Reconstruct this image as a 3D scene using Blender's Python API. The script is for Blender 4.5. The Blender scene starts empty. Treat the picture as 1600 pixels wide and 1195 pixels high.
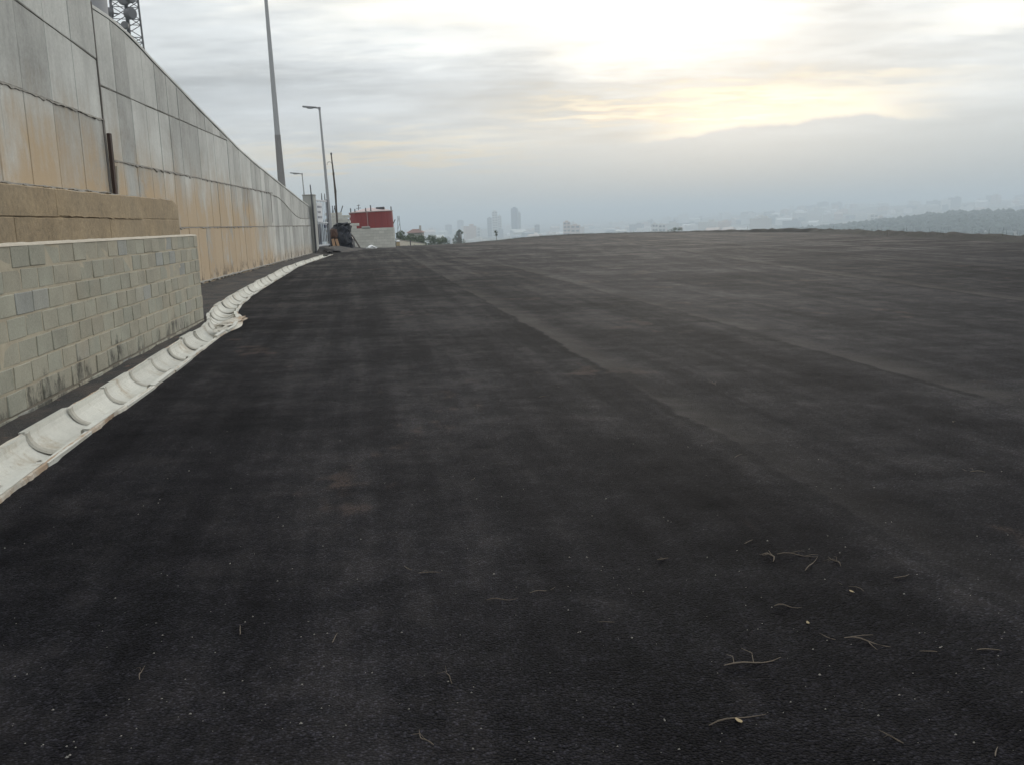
import bpy, bmesh, math, random
from mathutils import Vector, Matrix, noise as mnoise
R = math.radians
random.seed(7)
SC = bpy.context.scene
COL = SC.collection

# ------------------------------------------------------------------ camera
EYE = 1.5; PITCH = R(9.85); ROLL = R(1.95); FPX = 1452.0
cam_d = bpy.data.cameras.new('camera'); cam_d.sensor_width = 36; cam_d.lens = 36 * FPX / 1600
cam_d.clip_start = 0.05; cam_d.clip_end = 40000
cam = bpy.data.objects.new('camera', cam_d); COL.objects.link(cam)
r0 = Vector((1, 0, 0)); u0 = Vector((0, math.sin(PITCH), math.cos(PITCH))); fw = Vector((0, math.cos(PITCH), -math.sin(PITCH)))
cr = r0 * math.cos(ROLL) - u0 * math.sin(ROLL); cu = u0 * math.cos(ROLL) + r0 * math.sin(ROLL)
m = Matrix((cr, cu, -fw)).transposed().to_4x4(); m.translation = (0, 0, EYE); cam.matrix_world = m
SC.camera = cam
SC.view_settings.view_transform = 'Standard'; SC.view_settings.look = 'None'
SC.view_settings.gamma = 1; SC.view_settings.use_curve_mapping = False
SC.view_settings.exposure = 0.0
SC.cycles.use_denoising = True; SC.cycles.use_adaptive_sampling = True; SC.cycles.adaptive_threshold = .02; SC.cycles.adaptive_min_samples = 16
SC.cycles.max_bounces = 3; SC.cycles.diffuse_bounces = 2; SC.cycles.glossy_bounces = 1; SC.cycles.volume_bounces = 0; SC.cycles.transparent_max_bounces = 8

def at(x, y, Y):          # a point seen in that direction, at that real distance
    d = fw + cr * ((x - 800) / FPX) - cu * ((y - 597.5) / FPX)
    return Vector((0, 0, EYE)) + d * (Y / d.y)

# ------------------------------------------------------------------ node helper
class NT:
    def __init__(s, tree): s.t = tree; s.n = tree.nodes; s.l = tree.links
    def new(s, typ, **kw):
        nd = s.n.new(typ)
        for k, v in kw.items(): setattr(nd, k, v)
        return nd
    def put(s, sock, v):
        if isinstance(v, V): s.l.new(v.o, sock)
        elif hasattr(v, 'is_linked') or hasattr(v, 'links'): s.l.new(v, sock)
        else:
            if sock.type == 'RGBA' and not isinstance(v, (int, float)) and len(v) == 3: v = (*v, 1)
            sock.default_value = v
    def math(s, op, *a, clamp=False):
        nd = s.new('ShaderNodeMath', operation=op, use_clamp=clamp)
        for i, v in enumerate(a): s.put(nd.inputs[i], v)
        return V(s, nd.outputs[0])
    def noise(s, vec, scale, detail=4, rough=.55, dist=0, out=0, dim='3D'):
        nd = s.new('ShaderNodeTexNoise', noise_dimensions=dim)
        s.put(nd.inputs['Vector'], vec); nd.inputs['Scale'].default_value = scale
        nd.inputs['Detail'].default_value = detail; nd.inputs['Roughness'].default_value = rough; nd.inputs['Distortion'].default_value = dist
        return V(s, nd.outputs[out])
    def voro(s, vec, scale, feature='F1', out=0, rnd=1):
        nd = s.new('ShaderNodeTexVoronoi', feature=feature); s.put(nd.inputs['Vector'], vec)
        nd.inputs['Scale'].default_value = scale; nd.inputs['Randomness'].default_value = rnd
        return V(s, nd.outputs[out])
    def mapv(s, vec, sc=(1, 1, 1), loc=(0, 0, 0), rot=(0, 0, 0)):
        nd = s.new('ShaderNodeMapping'); s.put(nd.inputs[0], vec)
        nd.inputs['Scale'].default_value = sc; nd.inputs['Location'].default_value = loc; nd.inputs['Rotation'].default_value = rot
        return V(s, nd.outputs[0])
    def step(s, v, a, b):
        nd = s.new('ShaderNodeMapRange', interpolation_type='SMOOTHSTEP')
        s.put(nd.inputs[0], v); s.put(nd.inputs[1], a); s.put(nd.inputs[2], b); return V(s, nd.outputs[0])
    def mix(s, f, a, b, mode='MIX'):
        nd = s.new('ShaderNodeMix', data_type='RGBA', blend_type=mode, clamp_factor=True)
        s.put(nd.inputs[0], f); s.put(nd.inputs[6], a); s.put(nd.inputs[7], b); return V(s, nd.outputs[2])
    def comb(s, x, y, z):
        nd = s.new('ShaderNodeCombineXYZ')
        for i, v in enumerate((x, y, z)): s.put(nd.inputs[i], v)
        return V(s, nd.outputs[0])
    def sep(s, v):
        nd = s.new('ShaderNodeSeparateXYZ'); s.put(nd.inputs[0], v); return [V(s, o) for o in nd.outputs]
class V:
    def __init__(s, nt, o): s.nt = nt; s.o = o
    def __add__(s, b): return s.nt.math('ADD', s, b)
    def __radd__(s, b): return s.nt.math('ADD', b, s)
    def __sub__(s, b): return s.nt.math('SUBTRACT', s, b)
    def __rsub__(s, b): return s.nt.math('SUBTRACT', b, s)
    def __mul__(s, b): return s.nt.math('MULTIPLY', s, b)
    def __rmul__(s, b): return s.nt.math('MULTIPLY', b, s)
    def __truediv__(s, b): return s.nt.math('DIVIDE', s, b)

# ------------------------------------------------------------------ sky and sun
SUN_AZ, SUN_EL = R(12.0), R(13.0)       # azimuth clockwise from +Y
sun_dir = Vector((math.sin(SUN_AZ) * math.cos(SUN_EL), math.cos(SUN_AZ) * math.cos(SUN_EL), math.sin(SUN_EL)))
W = bpy.data.worlds.new('World'); SC.world = W; W.use_nodes = True
def build_world():
    t = NT(W.node_tree); t.n.clear()
    out = t.new('ShaderNodeOutputWorld'); bg = t.new('ShaderNodeBackground')
    sky = t.new('ShaderNodeTexSky', sky_type='NISHITA', sun_disc=False)
    sky.sun_elevation = SUN_EL; sky.sun_rotation = SUN_AZ; sky.dust_density = 3; sky.air_density = 1.2
    tc = t.new('ShaderNodeTexCoord'); d = V(t, tc.outputs['Generated'])
    x, y, z = t.sep(d)
    el = t.math('ARCSINE', z) * 57.2958
    az = t.math('ARCTAN2', x, y) * 57.2958
    # cloud sheet: the direction carried up to a flat layer, so streaks lie flat near the horizon
    k = t.math('MAXIMUM', z, 0.0) + 0.10
    p = t.comb(x / k, y / k, 0.0)
    n1 = t.noise(t.mapv(p, (0.55, 1.0, 1)), 1.15, 4, .6, 0, dim='2D')
    n2 = t.noise(t.mapv(p, (0.8, 1.5, 1), (3.1, 7.7, 0)), 3.2, 3, .62, 0, dim='2D')
    # large cloud masses and gaps, each with its bearing, height and extent in degrees
    wob = (t.noise(t.mapv(p, (0.6, 1.3, 1), (9, 2, 0)), 2.3, 2, .6, dim='2D') - .5)
    azw = az + wob * 9.0; elw = el + (n2 - .5) * 3.2 + wob * 2.0
    ae = t.comb(azw, elw, 0.0)
    def blob(a, e, sa, se):
        q = t.new('ShaderNodeVectorMath', operation='MULTIPLY_ADD'); t.put(q.inputs[0], ae); q.inputs[1].default_value = (1 / sa, 1 / se, 0); q.inputs[2].default_value = (-a / sa, -e / se, 0)
        w = t.new('ShaderNodeVectorMath', operation='DOT_PRODUCT'); t.l.new(q.outputs[0], w.inputs[0]); t.l.new(q.outputs[0], w.inputs[1])
        return t.math('POWER', .3679, V(t, w.outputs['Value']))
    dark = (blob(-12, 7.6, 13, 2.0) * .95 + blob(18.5, 10.3, 6.5, .9) * .55 + blob(21, 8.0, 9, 1.5) * .45 + blob(3, 7.6, 8, 1.3) * .40
            + blob(-20, 12, 6, 1.5) * .35 + blob(-3, 5.6, 14, .8) * .35)
    lite = (blob(10, 10.8, 6.6, 2.3) * 1.0 + blob(-3, 12.8, 9, 2.2) * .8 + blob(28, 10.5, 5, 2.0) * .7 + blob(-16, 13.0, 3.5, 1.2) * .45
            + blob(7, 6.5, 4.0, .38) * .5 + blob(16, 6.6, 6.5, .55) * .55)
    warm = (blob(-7, 4.0, 8, .6) * .9 + blob(6, 6.5, 6.5, .8) * .75 + blob(15.5, 6.3, 7, .9) * .9 + blob(-2, 5.0, 9, .5) * .3 + blob(-20, 4.2, 8, .6) * .3)
    # the low cloud bank with a crisp upper edge
    rn = (t.noise(t.comb(az * .16, 0.0, 0.0), 1.6, 3, .55, dim='2D') - .5) * 1.1
    ridge = 5.25 - t.math('ABSOLUTE', az - 18.8) * .085 - t.math('MULTIPLY', t.step(az, 20.0, 30.0), .3) + rn
    over = el - ridge
    bankw = t.step(az, 6.5, 11.5) * (1.0 - t.step(az, 20.5, 26.0))
    edge = t.step(over, -.20, .20)
    gap = edge * t.math('EXPONENT', t.math('MULTIPLY', over, -1.0)) * bankw
    lite = lite * (1.0 - bankw * (1.0 - edge)) + gap * 1.0
    warm = warm * (1.0 - bankw * (1.0 - edge)) + gap * .75
    dark = dark * (1.0 - bankw * (1.0 - edge))
    # glow of the hidden sun
    dp = t.new('ShaderNodeVectorMath', operation='DOT_PRODUCT'); t.put(dp.inputs[0], d); dp.inputs[1].default_value = sun_dir
    ang = t.math('ARCCOSINE', t.math('MINIMUM', V(t, dp.outputs['Value']), 1.0)) * 57.2958
    glow = t.math('EXPONENT', ang * ang * (-1 / 420.0))
    lum = .54 + t.step(el, .8, 6.0) * .27 + t.step(el, 7.0, 14.0) * .04 + t.step(el, 12.0, 65.0) * .62 + glow * .10 * t.step(el, 3.0, 11.0)
    lum = lum + (n1 - .5) * .44 * t.step(el, 1.5, 8.0) + (n2 - .5) * .16 * t.step(el, 2.0, 8.0)
    lum = lum - dark * .24 + lite * .42
    lum = lum + (t.noise(t.comb(az * .05, el * .30, 0.0), 1.7, 3, .6, dim='2D') - .5) * .42 * t.step(el, 2.5, 6.0) * (1.0 - t.step(el, 30.0, 50.0))
    cool = t.mix(t.step(el, 0.0, 7.0), (.89, .98, 1.0, 1), (.95, 1.0, 1.02, 1))
    cool = t.mix(t.math('MINIMUM', dark, 1.0) * .8, cool, (.92, 1.0, 1.07, 1))
    tint = t.mix(t.math('MINIMUM', lite, 1.0), cool, (1.04, 1.0, .90, 1))
    tint = t.mix(t.math('MINIMUM', warm, 1.0), tint, (1.10, 1.0, .80, 1))
    cl = t.comb(lum, lum, lum)
    col = t.mix(1.0, cl, tint, 'MULTIPLY')
    nish = t.mix(1.0, V(t, sky.outputs[0]), (.10, .10, .10, 1), 'MULTIPLY')
    cover = t.mix(.96, nish, col)
    t.put(bg.inputs['Color'], cover); bg.inputs['Strength'].default_value = 1.0
    t.l.new(bg.outputs[0], out.inputs['Surface'])
build_world()
W.cycles.sampling_method = 'MANUAL'; W.cycles.sample_map_resolution = 256
sun_l = bpy.data.lights.new('sun', 'SUN'); sun_l.energy = 1.2; sun_l.angle = R(14); sun_l.color = (1, .93, .82)
sun_o = bpy.data.objects.new('sun', sun_l); COL.objects.link(sun_o)
sun_o.rotation_euler = sun_dir.to_track_quat('Z', 'Y').to_euler(); sun_o.location = (0, 0, 60)

# ------------------------------------------------------------------ materials
MATS = {}
def mat(name, build):
    if name in MATS: return MATS[name]
    mt = bpy.data.materials.new(name); mt.use_nodes = True
    t = NT(mt.node_tree); b = t.n['Principled BSDF']
    t.bsdf = b; t.pos = V(t, t.new('ShaderNodeNewGeometry').outputs['Position'])
    t.obj = V(t, t.new('ShaderNodeTexCoord').outputs['Object'])
    t.rnd = V(t, t.new('ShaderNodeObjectInfo').outputs['Random'])
    build(t, b)
    MATS[name] = mt; return mt
def setc(t, c): t.put(t.bsdf.inputs['Base Color'], c)
def bump(t, h, s=.3, dist=.01):
    nd = t.new('ShaderNodeBump'); nd.inputs['Strength'].default_value = s; nd.inputs['Distance'].default_value = dist
    t.put(nd.inputs['Height'], h); t.l.new(nd.outputs[0], t.bsdf.inputs['Normal'])
def rough(t, v): t.put(t.bsdf.inputs['Roughness'], v)
def simple(name, c, r=.7, var=.25, sc=6, metal=0):
    def f(t, b):
        n = t.noise(t.pos, sc, 5, .6); k = 1 - var / 2 + n * var + (t.rnd - .5) * var * .6
        setc(t, t.mix(1.0, (*c, 1), t.comb(k, k, k), 'MULTIPLY')); rough(t, r); b.inputs['Metallic'].default_value = metal
        bump(t, n, .2, .01)
    return mat(name, f)

def m_asphalt(t, b):
    uv = t.new('ShaderNodeUVMap'); u, v, _ = t.sep(V(t, uv.outputs[0]))
    _, py, _ = t.sep(t.pos)
    lanes = t.new('ShaderNodeValToRGB'); cr_ = lanes.color_ramp
    # paving lanes laid on different days: a tone for each, u in lane metres -12..28
    seams = [(-12, .35), (-3.2, .41), (2.35, .47), (4.75, .59), (8.9, .49), (12.6, .64), (16.5, .57), (20.5, .66)]
    while len(cr_.elements) > 1: cr_.elements.remove(cr_.elements[-1])
    e0 = True
    for i, (s, tone) in enumerate(seams):
        nxt = seams[i + 1][0] if i + 1 < len(seams) else 28
        for q in (s + .03, nxt - .03):
            if e0: el_ = cr_.elements[0]; el_.position = (q + 12) / 40; e0 = False
            else: el_ = cr_.elements.new((q + 12) / 40)
            el_.color = (tone, tone, tone, 1)
    wander = t.noise(t.comb(0.0, v * .30, 0.0), 2.0, 4, .72, dim='2D')
    uj = u + (wander - .5) * .34
    t.put(lanes.inputs[0], (uj + 12.0) / 40.0)
    tv, _, _ = t.sep(V(t, lanes.outputs[0]))
    streak = t.noise(t.comb(u * 1.9, v * .10, 0.0), 1.2, 4, .68, dim='2D')
    cross = t.noise(t.comb(u * .22, v * .95, 0.0), 1.1, 3, .66, dim='2D')
    blot = t.noise(t.pos, .30, 5, .70, dim='2D')
    mid = t.noise(t.pos, 3.4, 4, .72, dim='2D')
    fine = t.noise(t.pos, 65, 2, .75, dim='2D')
    vn = t.new('ShaderNodeTexVoronoi', voronoi_dimensions='2D'); t.put(vn.inputs['Vector'], t.pos); vn.inputs['Scale'].default_value = 105
    agg = V(t, vn.outputs[0]); ar, ag, ab = t.sep(V(t, vn.outputs[1]))
    pat = tv * 1.7 - .78 + (streak - .5) * 1.2 + (cross - .5) * .55 + (blot - .5) * 1.9 + (mid - .5) * 1.0
    k = t.math('EXPONENT', pat * 1.05)
    st = t.math('POWER', ar, 5.0)
    grain = (.58 + st * 1.9 + (fine - .5) * .9) * (1.25 - agg * 1.1)
    grain = t.math('MAXIMUM', grain, .12)
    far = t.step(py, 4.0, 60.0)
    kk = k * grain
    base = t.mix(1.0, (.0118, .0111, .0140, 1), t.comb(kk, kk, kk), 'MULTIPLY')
    dust_sheen = t.step(blot * .55 + mid * .45 + (streak - .5) * .5 + (cross - .5) * .45, .45, .72)
    base = t.mix(dust_sheen * (.08 + far * .68), base, t.mix(t.step(mid, .4, .6), (.060, .054, .050, 1), (.074, .061, .050, 1)))  # patchy dust; its gain with distance paints the grazing sky sheen into the colour
    brk = t.step(t.noise(t.comb(u * .2, v * .45, 0.0), 1.3, 3, dim='2D'), .36, .58)
    for s_, w_ in ((2.35, 1.0), (4.75, .9), (8.9, .8), (12.6, .7)):
        dd = t.math('ABSOLUTE', uj - s_)
        base = t.mix((1 - t.step(dd, .010, .040)) * (.35 + brk * .5) * w_, base, (.0035, .0033, .0038, 1))
        base = t.mix(t.step(uj, s_ + .03, s_ + .07) * (1 - t.step(uj, s_ + .07, s_ + .55)) * (.25 + brk * .75) * .36 * w_, base, (.070, .063, .057, 1))
    soil = t.step(t.noise(t.mapv(t.pos, (1, .55, 1), (4, 1.3, 0)), .75, 4, .68, dim='2D'), .63, .71) * t.step(fine * .5 + mid * .5, .42, .56)
    base = t.mix(soil * .38, base, (.070, .046, .035, 1))
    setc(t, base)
    rough(t, .85)
    t.put(b.inputs['Specular IOR Level'], t.math('MINIMUM', k * .055, .16))
    bump(t, (1 - agg) * .8 + fine * .8 + mid * 1.6, .8, .005)
A = lambda: mat('asphalt', m_asphalt)

def m_panel(t, b):
    px, py, pz = t.sep(t.pos)
    n = t.noise(t.pos, .8, 6, .6, .3); f = t.noise(t.pos, 16, 4, .65)
    st = t.noise(t.comb(px * 2.2, py * 2.2, pz * .14), 2.2, 5, .65)          # vertical run marks
    k = .88 + (t.rnd - .5) * .44 + (n - .5) * .85 + (st - .5) * .45 + (f - .5) * .40
    base = t.mix(1.0, (.49, .487, .455, 1), t.comb(k, k, k), 'MULTIPLY')
    # red clay washed over the lower courses, patchy and in runs
    zone = (1 - t.step(pz + t.step(py, 19.2, 21.0) * .3 + (n - .5) * 2.6 + (st - .5) * 1.6, 1.5, 4.3)) * (1 - t.step(py + (n - .5) * 9 + pz * 2.0, 34.0, 45.0))
    low = 1 - t.step(pz + (n - .5) * .9, .15, .8)
    cl = t.math('MINIMUM', zone * t.step(t.noise(t.mapv(t.pos, (1, 1, .6), (2, 5, 1)), .75, 6, .68) + (t.rnd - .5) * .07 + (st - .5) * .18, .28, .52) * 1.3 + low * .45, 1.0)
    base = t.mix(cl * .84, base, t.mix(n, (.52, .36, .19, 1), (.42, .30, .185, 1)))
    # dark grime runs
    gr = t.step(t.noise(t.comb(px * 4, py * 4, pz * .35), 1.5, 5, .7), .60, .78)
    base = t.mix(gr * .45, base, (.13, .125, .115, 1))
    mo = (1 - t.step(pz + (f - .5) * .8, .05, .55)) * t.step(t.noise(t.pos, 2.2, 5, .7), .48, .60)
    base = t.mix(mo * .75, base, (.055, .040, .028, 1))
    setc(t, base); rough(t, .88); bump(t, n * .6 + f * .25 + st * .4, .45, .02)
def m_seam(t, b):
    n = t.noise(t.pos, 9, 5, .7); setc(t, t.mix(n, (.15, .14, .125, 1), (.44, .41, .36, 1))); rough(t, .95); bump(t, n, .6, .02)
def m_core(t, b):
    n = t.noise(t.pos, 5, 4); setc(t, t.mix(n, (.10, .09, .08, 1), (.2, .18, .16, 1))); rough(t, .95)
def m_block(t, b):
    px, py, pz = t.sep(t.pos)
    n = t.noise(t.pos, 2.2, 6, .6); f = t.noise(t.pos, 45, 3, .7); h = t.math('FRACT', t.rnd * 7.31)
    k = .85 + (t.rnd - .5) * .16 + (n - .5) * .55 + (f - .5) * .5
    c = t.mix(h, (.345, .338, .272, 1), (.385, .350, .268, 1)); c = t.mix(t.step(h, .86, .98) * .7, c, (.30, .318, .31, 1))
    c = t.mix(t.step(t.noise(t.pos, .9, 4), .5, .72) * .5, c, (.40, .335, .24, 1))
    c = t.mix(1.0, c, t.comb(k, k, k), 'MULTIPLY')
    run = t.noise(t.comb(px * 1.5, py * 1.5, pz * .9), 1.6, 6, .74)
    wet = (1 - t.step(pz - (run - .5) * 1.2, .04, .24)) * t.step(run, .46, .64)
    c = t.mix(wet * .85, c, (.030, .028, .022, 1))
    moss = t.step(t.noise(t.mapv(t.pos, (1, 1, 1), (3.3, .9, .2)), 1.5, 5, .6), .66, .76)
    c = t.mix(moss * .6, c, (.115, .13, .085, 1))
    setc(t, c); rough(t, .93); bump(t, n * .4 + f * .6, .6, .008)
def m_mortar(t, b):
    n = t.noise(t.pos, 7, 5, .65); c = t.mix(n, (.28, .235, .17, 1), (.50, .44, .33, 1))
    px, py, pz = t.sep(t.pos)
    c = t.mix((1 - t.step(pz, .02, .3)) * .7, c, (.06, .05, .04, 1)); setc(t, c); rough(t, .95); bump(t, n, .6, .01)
def m_cap(t, b):
    n = t.noise(t.pos, 6, 5, .65); setc(t, t.mix(n, (.34, .29, .22, 1), (.52, .47, .39, 1))); rough(t, .95); bump(t, n, .8, .02)
def m_brown(t, b):
    n = t.noise(t.pos, 1.1, 6, .62, .4); f = t.noise(t.pos, 12, 5, .65)
    px, py, pz = t.sep(t.pos); st = t.noise(t.comb(px * 2, py * 2, pz * .5), 2, 5)
    k = .80 + (n - .5) * .9 + (f - .5) * .8 + (st - .5) * .12
    c = t.mix(t.noise(t.pos, .6, 4), (.42, .30, .165, 1), (.31, .25, .17, 1)); c = t.mix(1.0, c, t.comb(k, k, k), 'MULTIPLY')
    setc(t, c); rough(t, .93); bump(t, n + f * .6, .7, .025)
def m_trough(t, b):
    n = t.noise(t.pos, 3.5, 6, .65); f = t.noise(t.pos, 40, 4, .7); k = .84 + (n - .5) * .36 + (f - .5) * .22 + (t.rnd - .5) * .14
    c = t.mix(1.0, (.60, .585, .525, 1), t.comb(k, k, k), 'MULTIPLY')
    d = t.step(t.noise(t.pos, 2.4, 6, .72), .53, .68); c = t.mix(d * .62, c, (.31, .245, .165, 1))
    sp = t.step(t.noise(t.mapv(t.pos, (1, 1, 1), (7, 3, 0)), 11, 4, .7), .66, .74); c = t.mix(sp * .55, c, (.10, .085, .07, 1))
    setc(t, c); rough(t, .85); bump(t, n * .5 + f * .4, .4, .008)
def m_collar(t, b):
    n = t.noise(t.pos, 12, 5, .7); setc(t, t.mix(n, (.25, .23, .195, 1), (.50, .475, .41, 1))); rough(t, .95); bump(t, n, .6, .01)
def m_spill(t, b):
    n = t.noise(t.pos, 5, 6, .7); f = t.noise(t.pos, 30, 4, .7)
    q = t.noise(t.pos, 1.7, 5, .65); setc(t, t.mix(t.step(q, .46, .60), t.mix(n, (.40, .36, .30, 1), (.60, .57, .50, 1)), t.mix(n, (.20, .12, .07, 1), (.46, .36, .26, 1)))); rough(t, .95); bump(t, n + f * .4, .8, .03)
def m_verge(t, b):
    n = t.noise(t.pos, 1.6, 6, .65, .3); f = t.noise(t.pos, 30, 5, .7)
    c = t.mix(t.step(n + (f - .5) * .4, .40, .66), (.016, .0155, .0165, 1), (.050, .039, .032, 1))
    c = t.mix(t.step(t.noise(t.pos, 4, 5, .7), .60, .70) * .7, c, (.17, .095, .06, 1))
    setc(t, c); rough(t, .95); bump(t, n + f * .7, .9, .03)
def m_soil(t, b):
    n = t.noise(t.pos, .9, 6, .65); f = t.noise(t.pos, 22, 5, .7)
    c = t.mix(n, (.007, .006, .006, 1), (.020, .016, .013, 1)); c = t.mix(t.step(f + n * .4, .70, .90), c, (.026, .031, .015, 1))
    setc(t, c); rough(t, .95); bump(t, n + f * .7, .8, .05)
def m_valley(t, b):
    n = t.noise(t.mapv(t.pos, (.006, .006, .006)), 1, 6, .6); q = t.noise(t.mapv(t.pos, (.02, .02, .02)), 1, 5, .6)
    c = t.mix(t.step(n, .38, .60), (.040, .055, .032, 1), (.15, .135, .115, 1)); c = t.mix(t.step(q, .55, .75), c, (.24, .22, .20, 1))
    setc(t, c); rough(t, .95)
def m_leaf(t, b):
    n = t.noise(t.pos, 3.0, 4); c = t.mix(n, (.030, .045, .022, 1), (.075, .095, .045, 1)); setc(t, c); rough(t, .8)
def m_wood(t, b):
    px, py, pz = t.sep(t.obj); n = t.noise(t.comb(px * 14, py * 14, pz * .9), 1.5, 5, .65)
    c = t.mix(n, (.22, .125, .07, 1), (.44, .27, .15, 1)); setc(t, c); rough(t, .8); bump(t, n, .4, .01)
def m_tarp(t, b):
    n = t.noise(t.pos, 2.6, 5, .6, .6); f = t.noise(t.pos, 14, 4)
    c = t.mix(t.step(n, .35, .6), (.010, .010, .014, 1), (.018, .020, .032, 1)); c = t.mix(t.step(n, .60, .70), c, (.055, .055, .072, 1))
    setc(t, c); rough(t, .55); bump(t, n + f * .4, .8, .06)
def m_galv(t, b):
    n = t.noise(t.pos, 3, 5); k = .8 + n * .4; setc(t, t.mix(1.0, (.27, .27, .275, 1), t.comb(k, k, k), 'MULTIPLY')); rough(t, .55); b.inputs['Metallic'].default_value = .35
def m_twig(t, b):
    n = t.noise(t.pos, 60, 3); c = t.mix(t.rnd, (.060, .045, .032, 1), (.125, .10, .075, 1)); c = t.mix(n * .5, c, (.08, .055, .035, 1)); setc(t, c); rough(t, .85)
def m_red(t, b):
    px, py, pz = t.sep(t.pos); st = t.noise(t.comb(px, py, pz * .1), 1.6, 5, .65)
    c = t.mix(st, (.17, .018, .020, 1), (.27, .036, .034, 1)); setc(t, c); rough(t, .6)

def M(n):
    return {'panel': lambda: mat('board_marked_concrete', m_panel), 'seam': lambda: mat('ragged_mortar', m_seam), 'core': lambda: mat('dark_core', m_core),
            'block': lambda: mat('concrete_block', m_block), 'mortar': lambda: mat('brown_mortar', m_mortar), 'cap': lambda: mat('mortar_cap', m_cap),
            'brown': lambda: mat('clay_stained_concrete', m_brown), 'trough': lambda: mat('white_trough_concrete', m_trough), 'collar': lambda: mat('joint_mortar', m_collar),
            'spill': lambda: mat('spilled_mortar', m_spill), 'verge': lambda: mat('asphalt_and_soil', m_verge), 'soil': lambda: mat('soil', m_soil), 'valley': lambda: mat('valley', m_valley),
            'leaf': lambda: mat('leaf', m_leaf), 'wood': lambda: mat('board_wood', m_wood), 'tarp': lambda: mat('tarp', m_tarp), 'galv': lambda: mat('galvanised', m_galv),
            'twig': lambda: mat('twig', m_twig), 'red': lambda: mat('red_paint', m_red), 'asphalt': A,
            'pole': lambda: simple('pole_grey', (.36, .362, .365), .7, .15, 2), 'poled': lambda: simple('pole_dark', (.23, .222, .215), .8, .25, 3),
            'rust': lambda: simple('rusty_steel', (.055, .032, .024), .85, .5, 9), 'dmetal': lambda: simple('dark_metal', (.055, .055, .06), .6, .3, 5),
            'tower': lambda: simple('tower_steel', (.12, .115, .12), .6, .3, 2), 'drum': lambda: simple('drum_grey', (.13, .125, .13), .6, .2, 2),
            'plaster': lambda: simple('pale_plaster', (.56, .545, .49), .9, .30, 1.2), 'plaster2': lambda: simple('grey_blocks', (.34, .335, .31), .9, .35, 1.5),
            'roofp': lambda: simple('pale_roof', (.40, .32, .31), .7, .15, 1), 'bars': lambda: simple('pale_bars', (.40, .42, .45), .5, .15, 3),
            'navy': lambda: simple('navy_sheet', (.022, .034, .075), .6, .4, 1.5), 'sign': lambda: simple('sign_white', (.60, .61, .63), .6, .08, 3),
            'ink': lambda: simple('sign_ink', (.12, .13, .17), .6, .1, 3), 'terracotta': lambda: simple('roof_tile', (.17, .10, .085), .85, .3, 1),
            'wood_far': lambda: simple('far_woodland', (.020, .032, .024), .9, .5, .05), 'bark': lambda: simple('bark', (.11, .085, .065), .9, .4, 12), 'stick': lambda: simple('weathered_stick', (.085, .07, .06), .9, .4, 8),
            'white': lambda: simple('white_rag', (.68, .68, .67), .8, .1, 8), 'stone': lambda: simple('pebble', (.20, .185, .165), .9, .6, 30),
            'grass': lambda: simple('dry_grass', (.040, .050, .020), .9, .6, 4), 'leafdry': lambda: simple('dry_leaf', (.24, .18, .095), .8, .3, 20),
            'ct0': lambda: simple('tower_pale', (.52, .51, .48), .8, .1, .01), 'ct1': lambda: simple('tower_blue', (.10, .14, .21), .5, .1, .01),
            'ct2': lambda: simple('tower_grey', (.27, .29, .31), .8, .1, .01), 'ct3': lambda: simple('tower_rose', (.50, .40, .34), .8, .1, .01),
            'glass': lambda: simple('window_band', (.06, .075, .09), .3, .1, .01),
            'shade': lambda: simple('grey_render', (.30, .30, .31), .9, .15, .7)}[n]()

# ------------------------------------------------------------------ mesh helpers
def obj(name, bm, m_, parent=None, smooth=False):
    if isinstance(bm, bmesh.types.BMesh):
        me = bpy.data.meshes.new(name); bmesh.ops.recalc_face_normals(bm, faces=bm.faces[:]); bm.to_mesh(me); bm.free()
    else: me = bm
    if m_ is not None and not me.materials: me.materials.append(m_)
    if smooth:
        for p in me.polygons: p.use_smooth = True
        me.set_sharp_from_angle(angle=R(42))
    o = bpy.data.objects.new(name, me); COL.objects.link(o)
    if parent is not None: o.parent = parent
    return o
def raw(name, vs, fs, m_, parent=None, smooth=False):
    me = bpy.data.meshes.new(name); me.from_pydata([tuple(v) for v in vs], [], fs); me.update(); return obj(name, me, m_, parent, smooth)
def thing(name, label, cat, loc=(0, 0, 0), rz=0, group=None):
    o = bpy.data.objects.new(name, None); COL.objects.link(o); o.location = loc; o.rotation_euler = (0, 0, rz)
    o.empty_display_size = .2
    return tag(o, label, cat, group)
def tag(o, label, cat, group=None, kind=None):
    if label: o['label'] = label
    if cat: o['category'] = cat
    if group: o['group'] = group
    if kind: o['kind'] = kind
    return o
def struct(o): o['kind'] = 'structure'; return o
def box(bm, c, s, mt=None, bev=0, seg=1):
    r = bmesh.ops.create_cube(bm, size=1); vs = r['verts']
    bmesh.ops.scale(bm, vec=s, verts=vs)
    if bev:
        es = list({e for v in vs for e in v.link_edges})
        rr = bmesh.ops.bevel(bm, geom=es, offset=bev, segments=seg, affect='EDGES', clamp_overlap=True)
        vs = list({v for f in rr['faces'] for v in f.verts} | {v for v in vs if v.is_valid})
    if mt is not None: bmesh.ops.transform(bm, matrix=mt, verts=vs)
    bmesh.ops.translate(bm, vec=c, verts=vs)
    return vs
def bx(c, s, mt=None, bev=0):
    bm = bmesh.new(); box(bm, c, s, mt, bev); return bm
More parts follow.
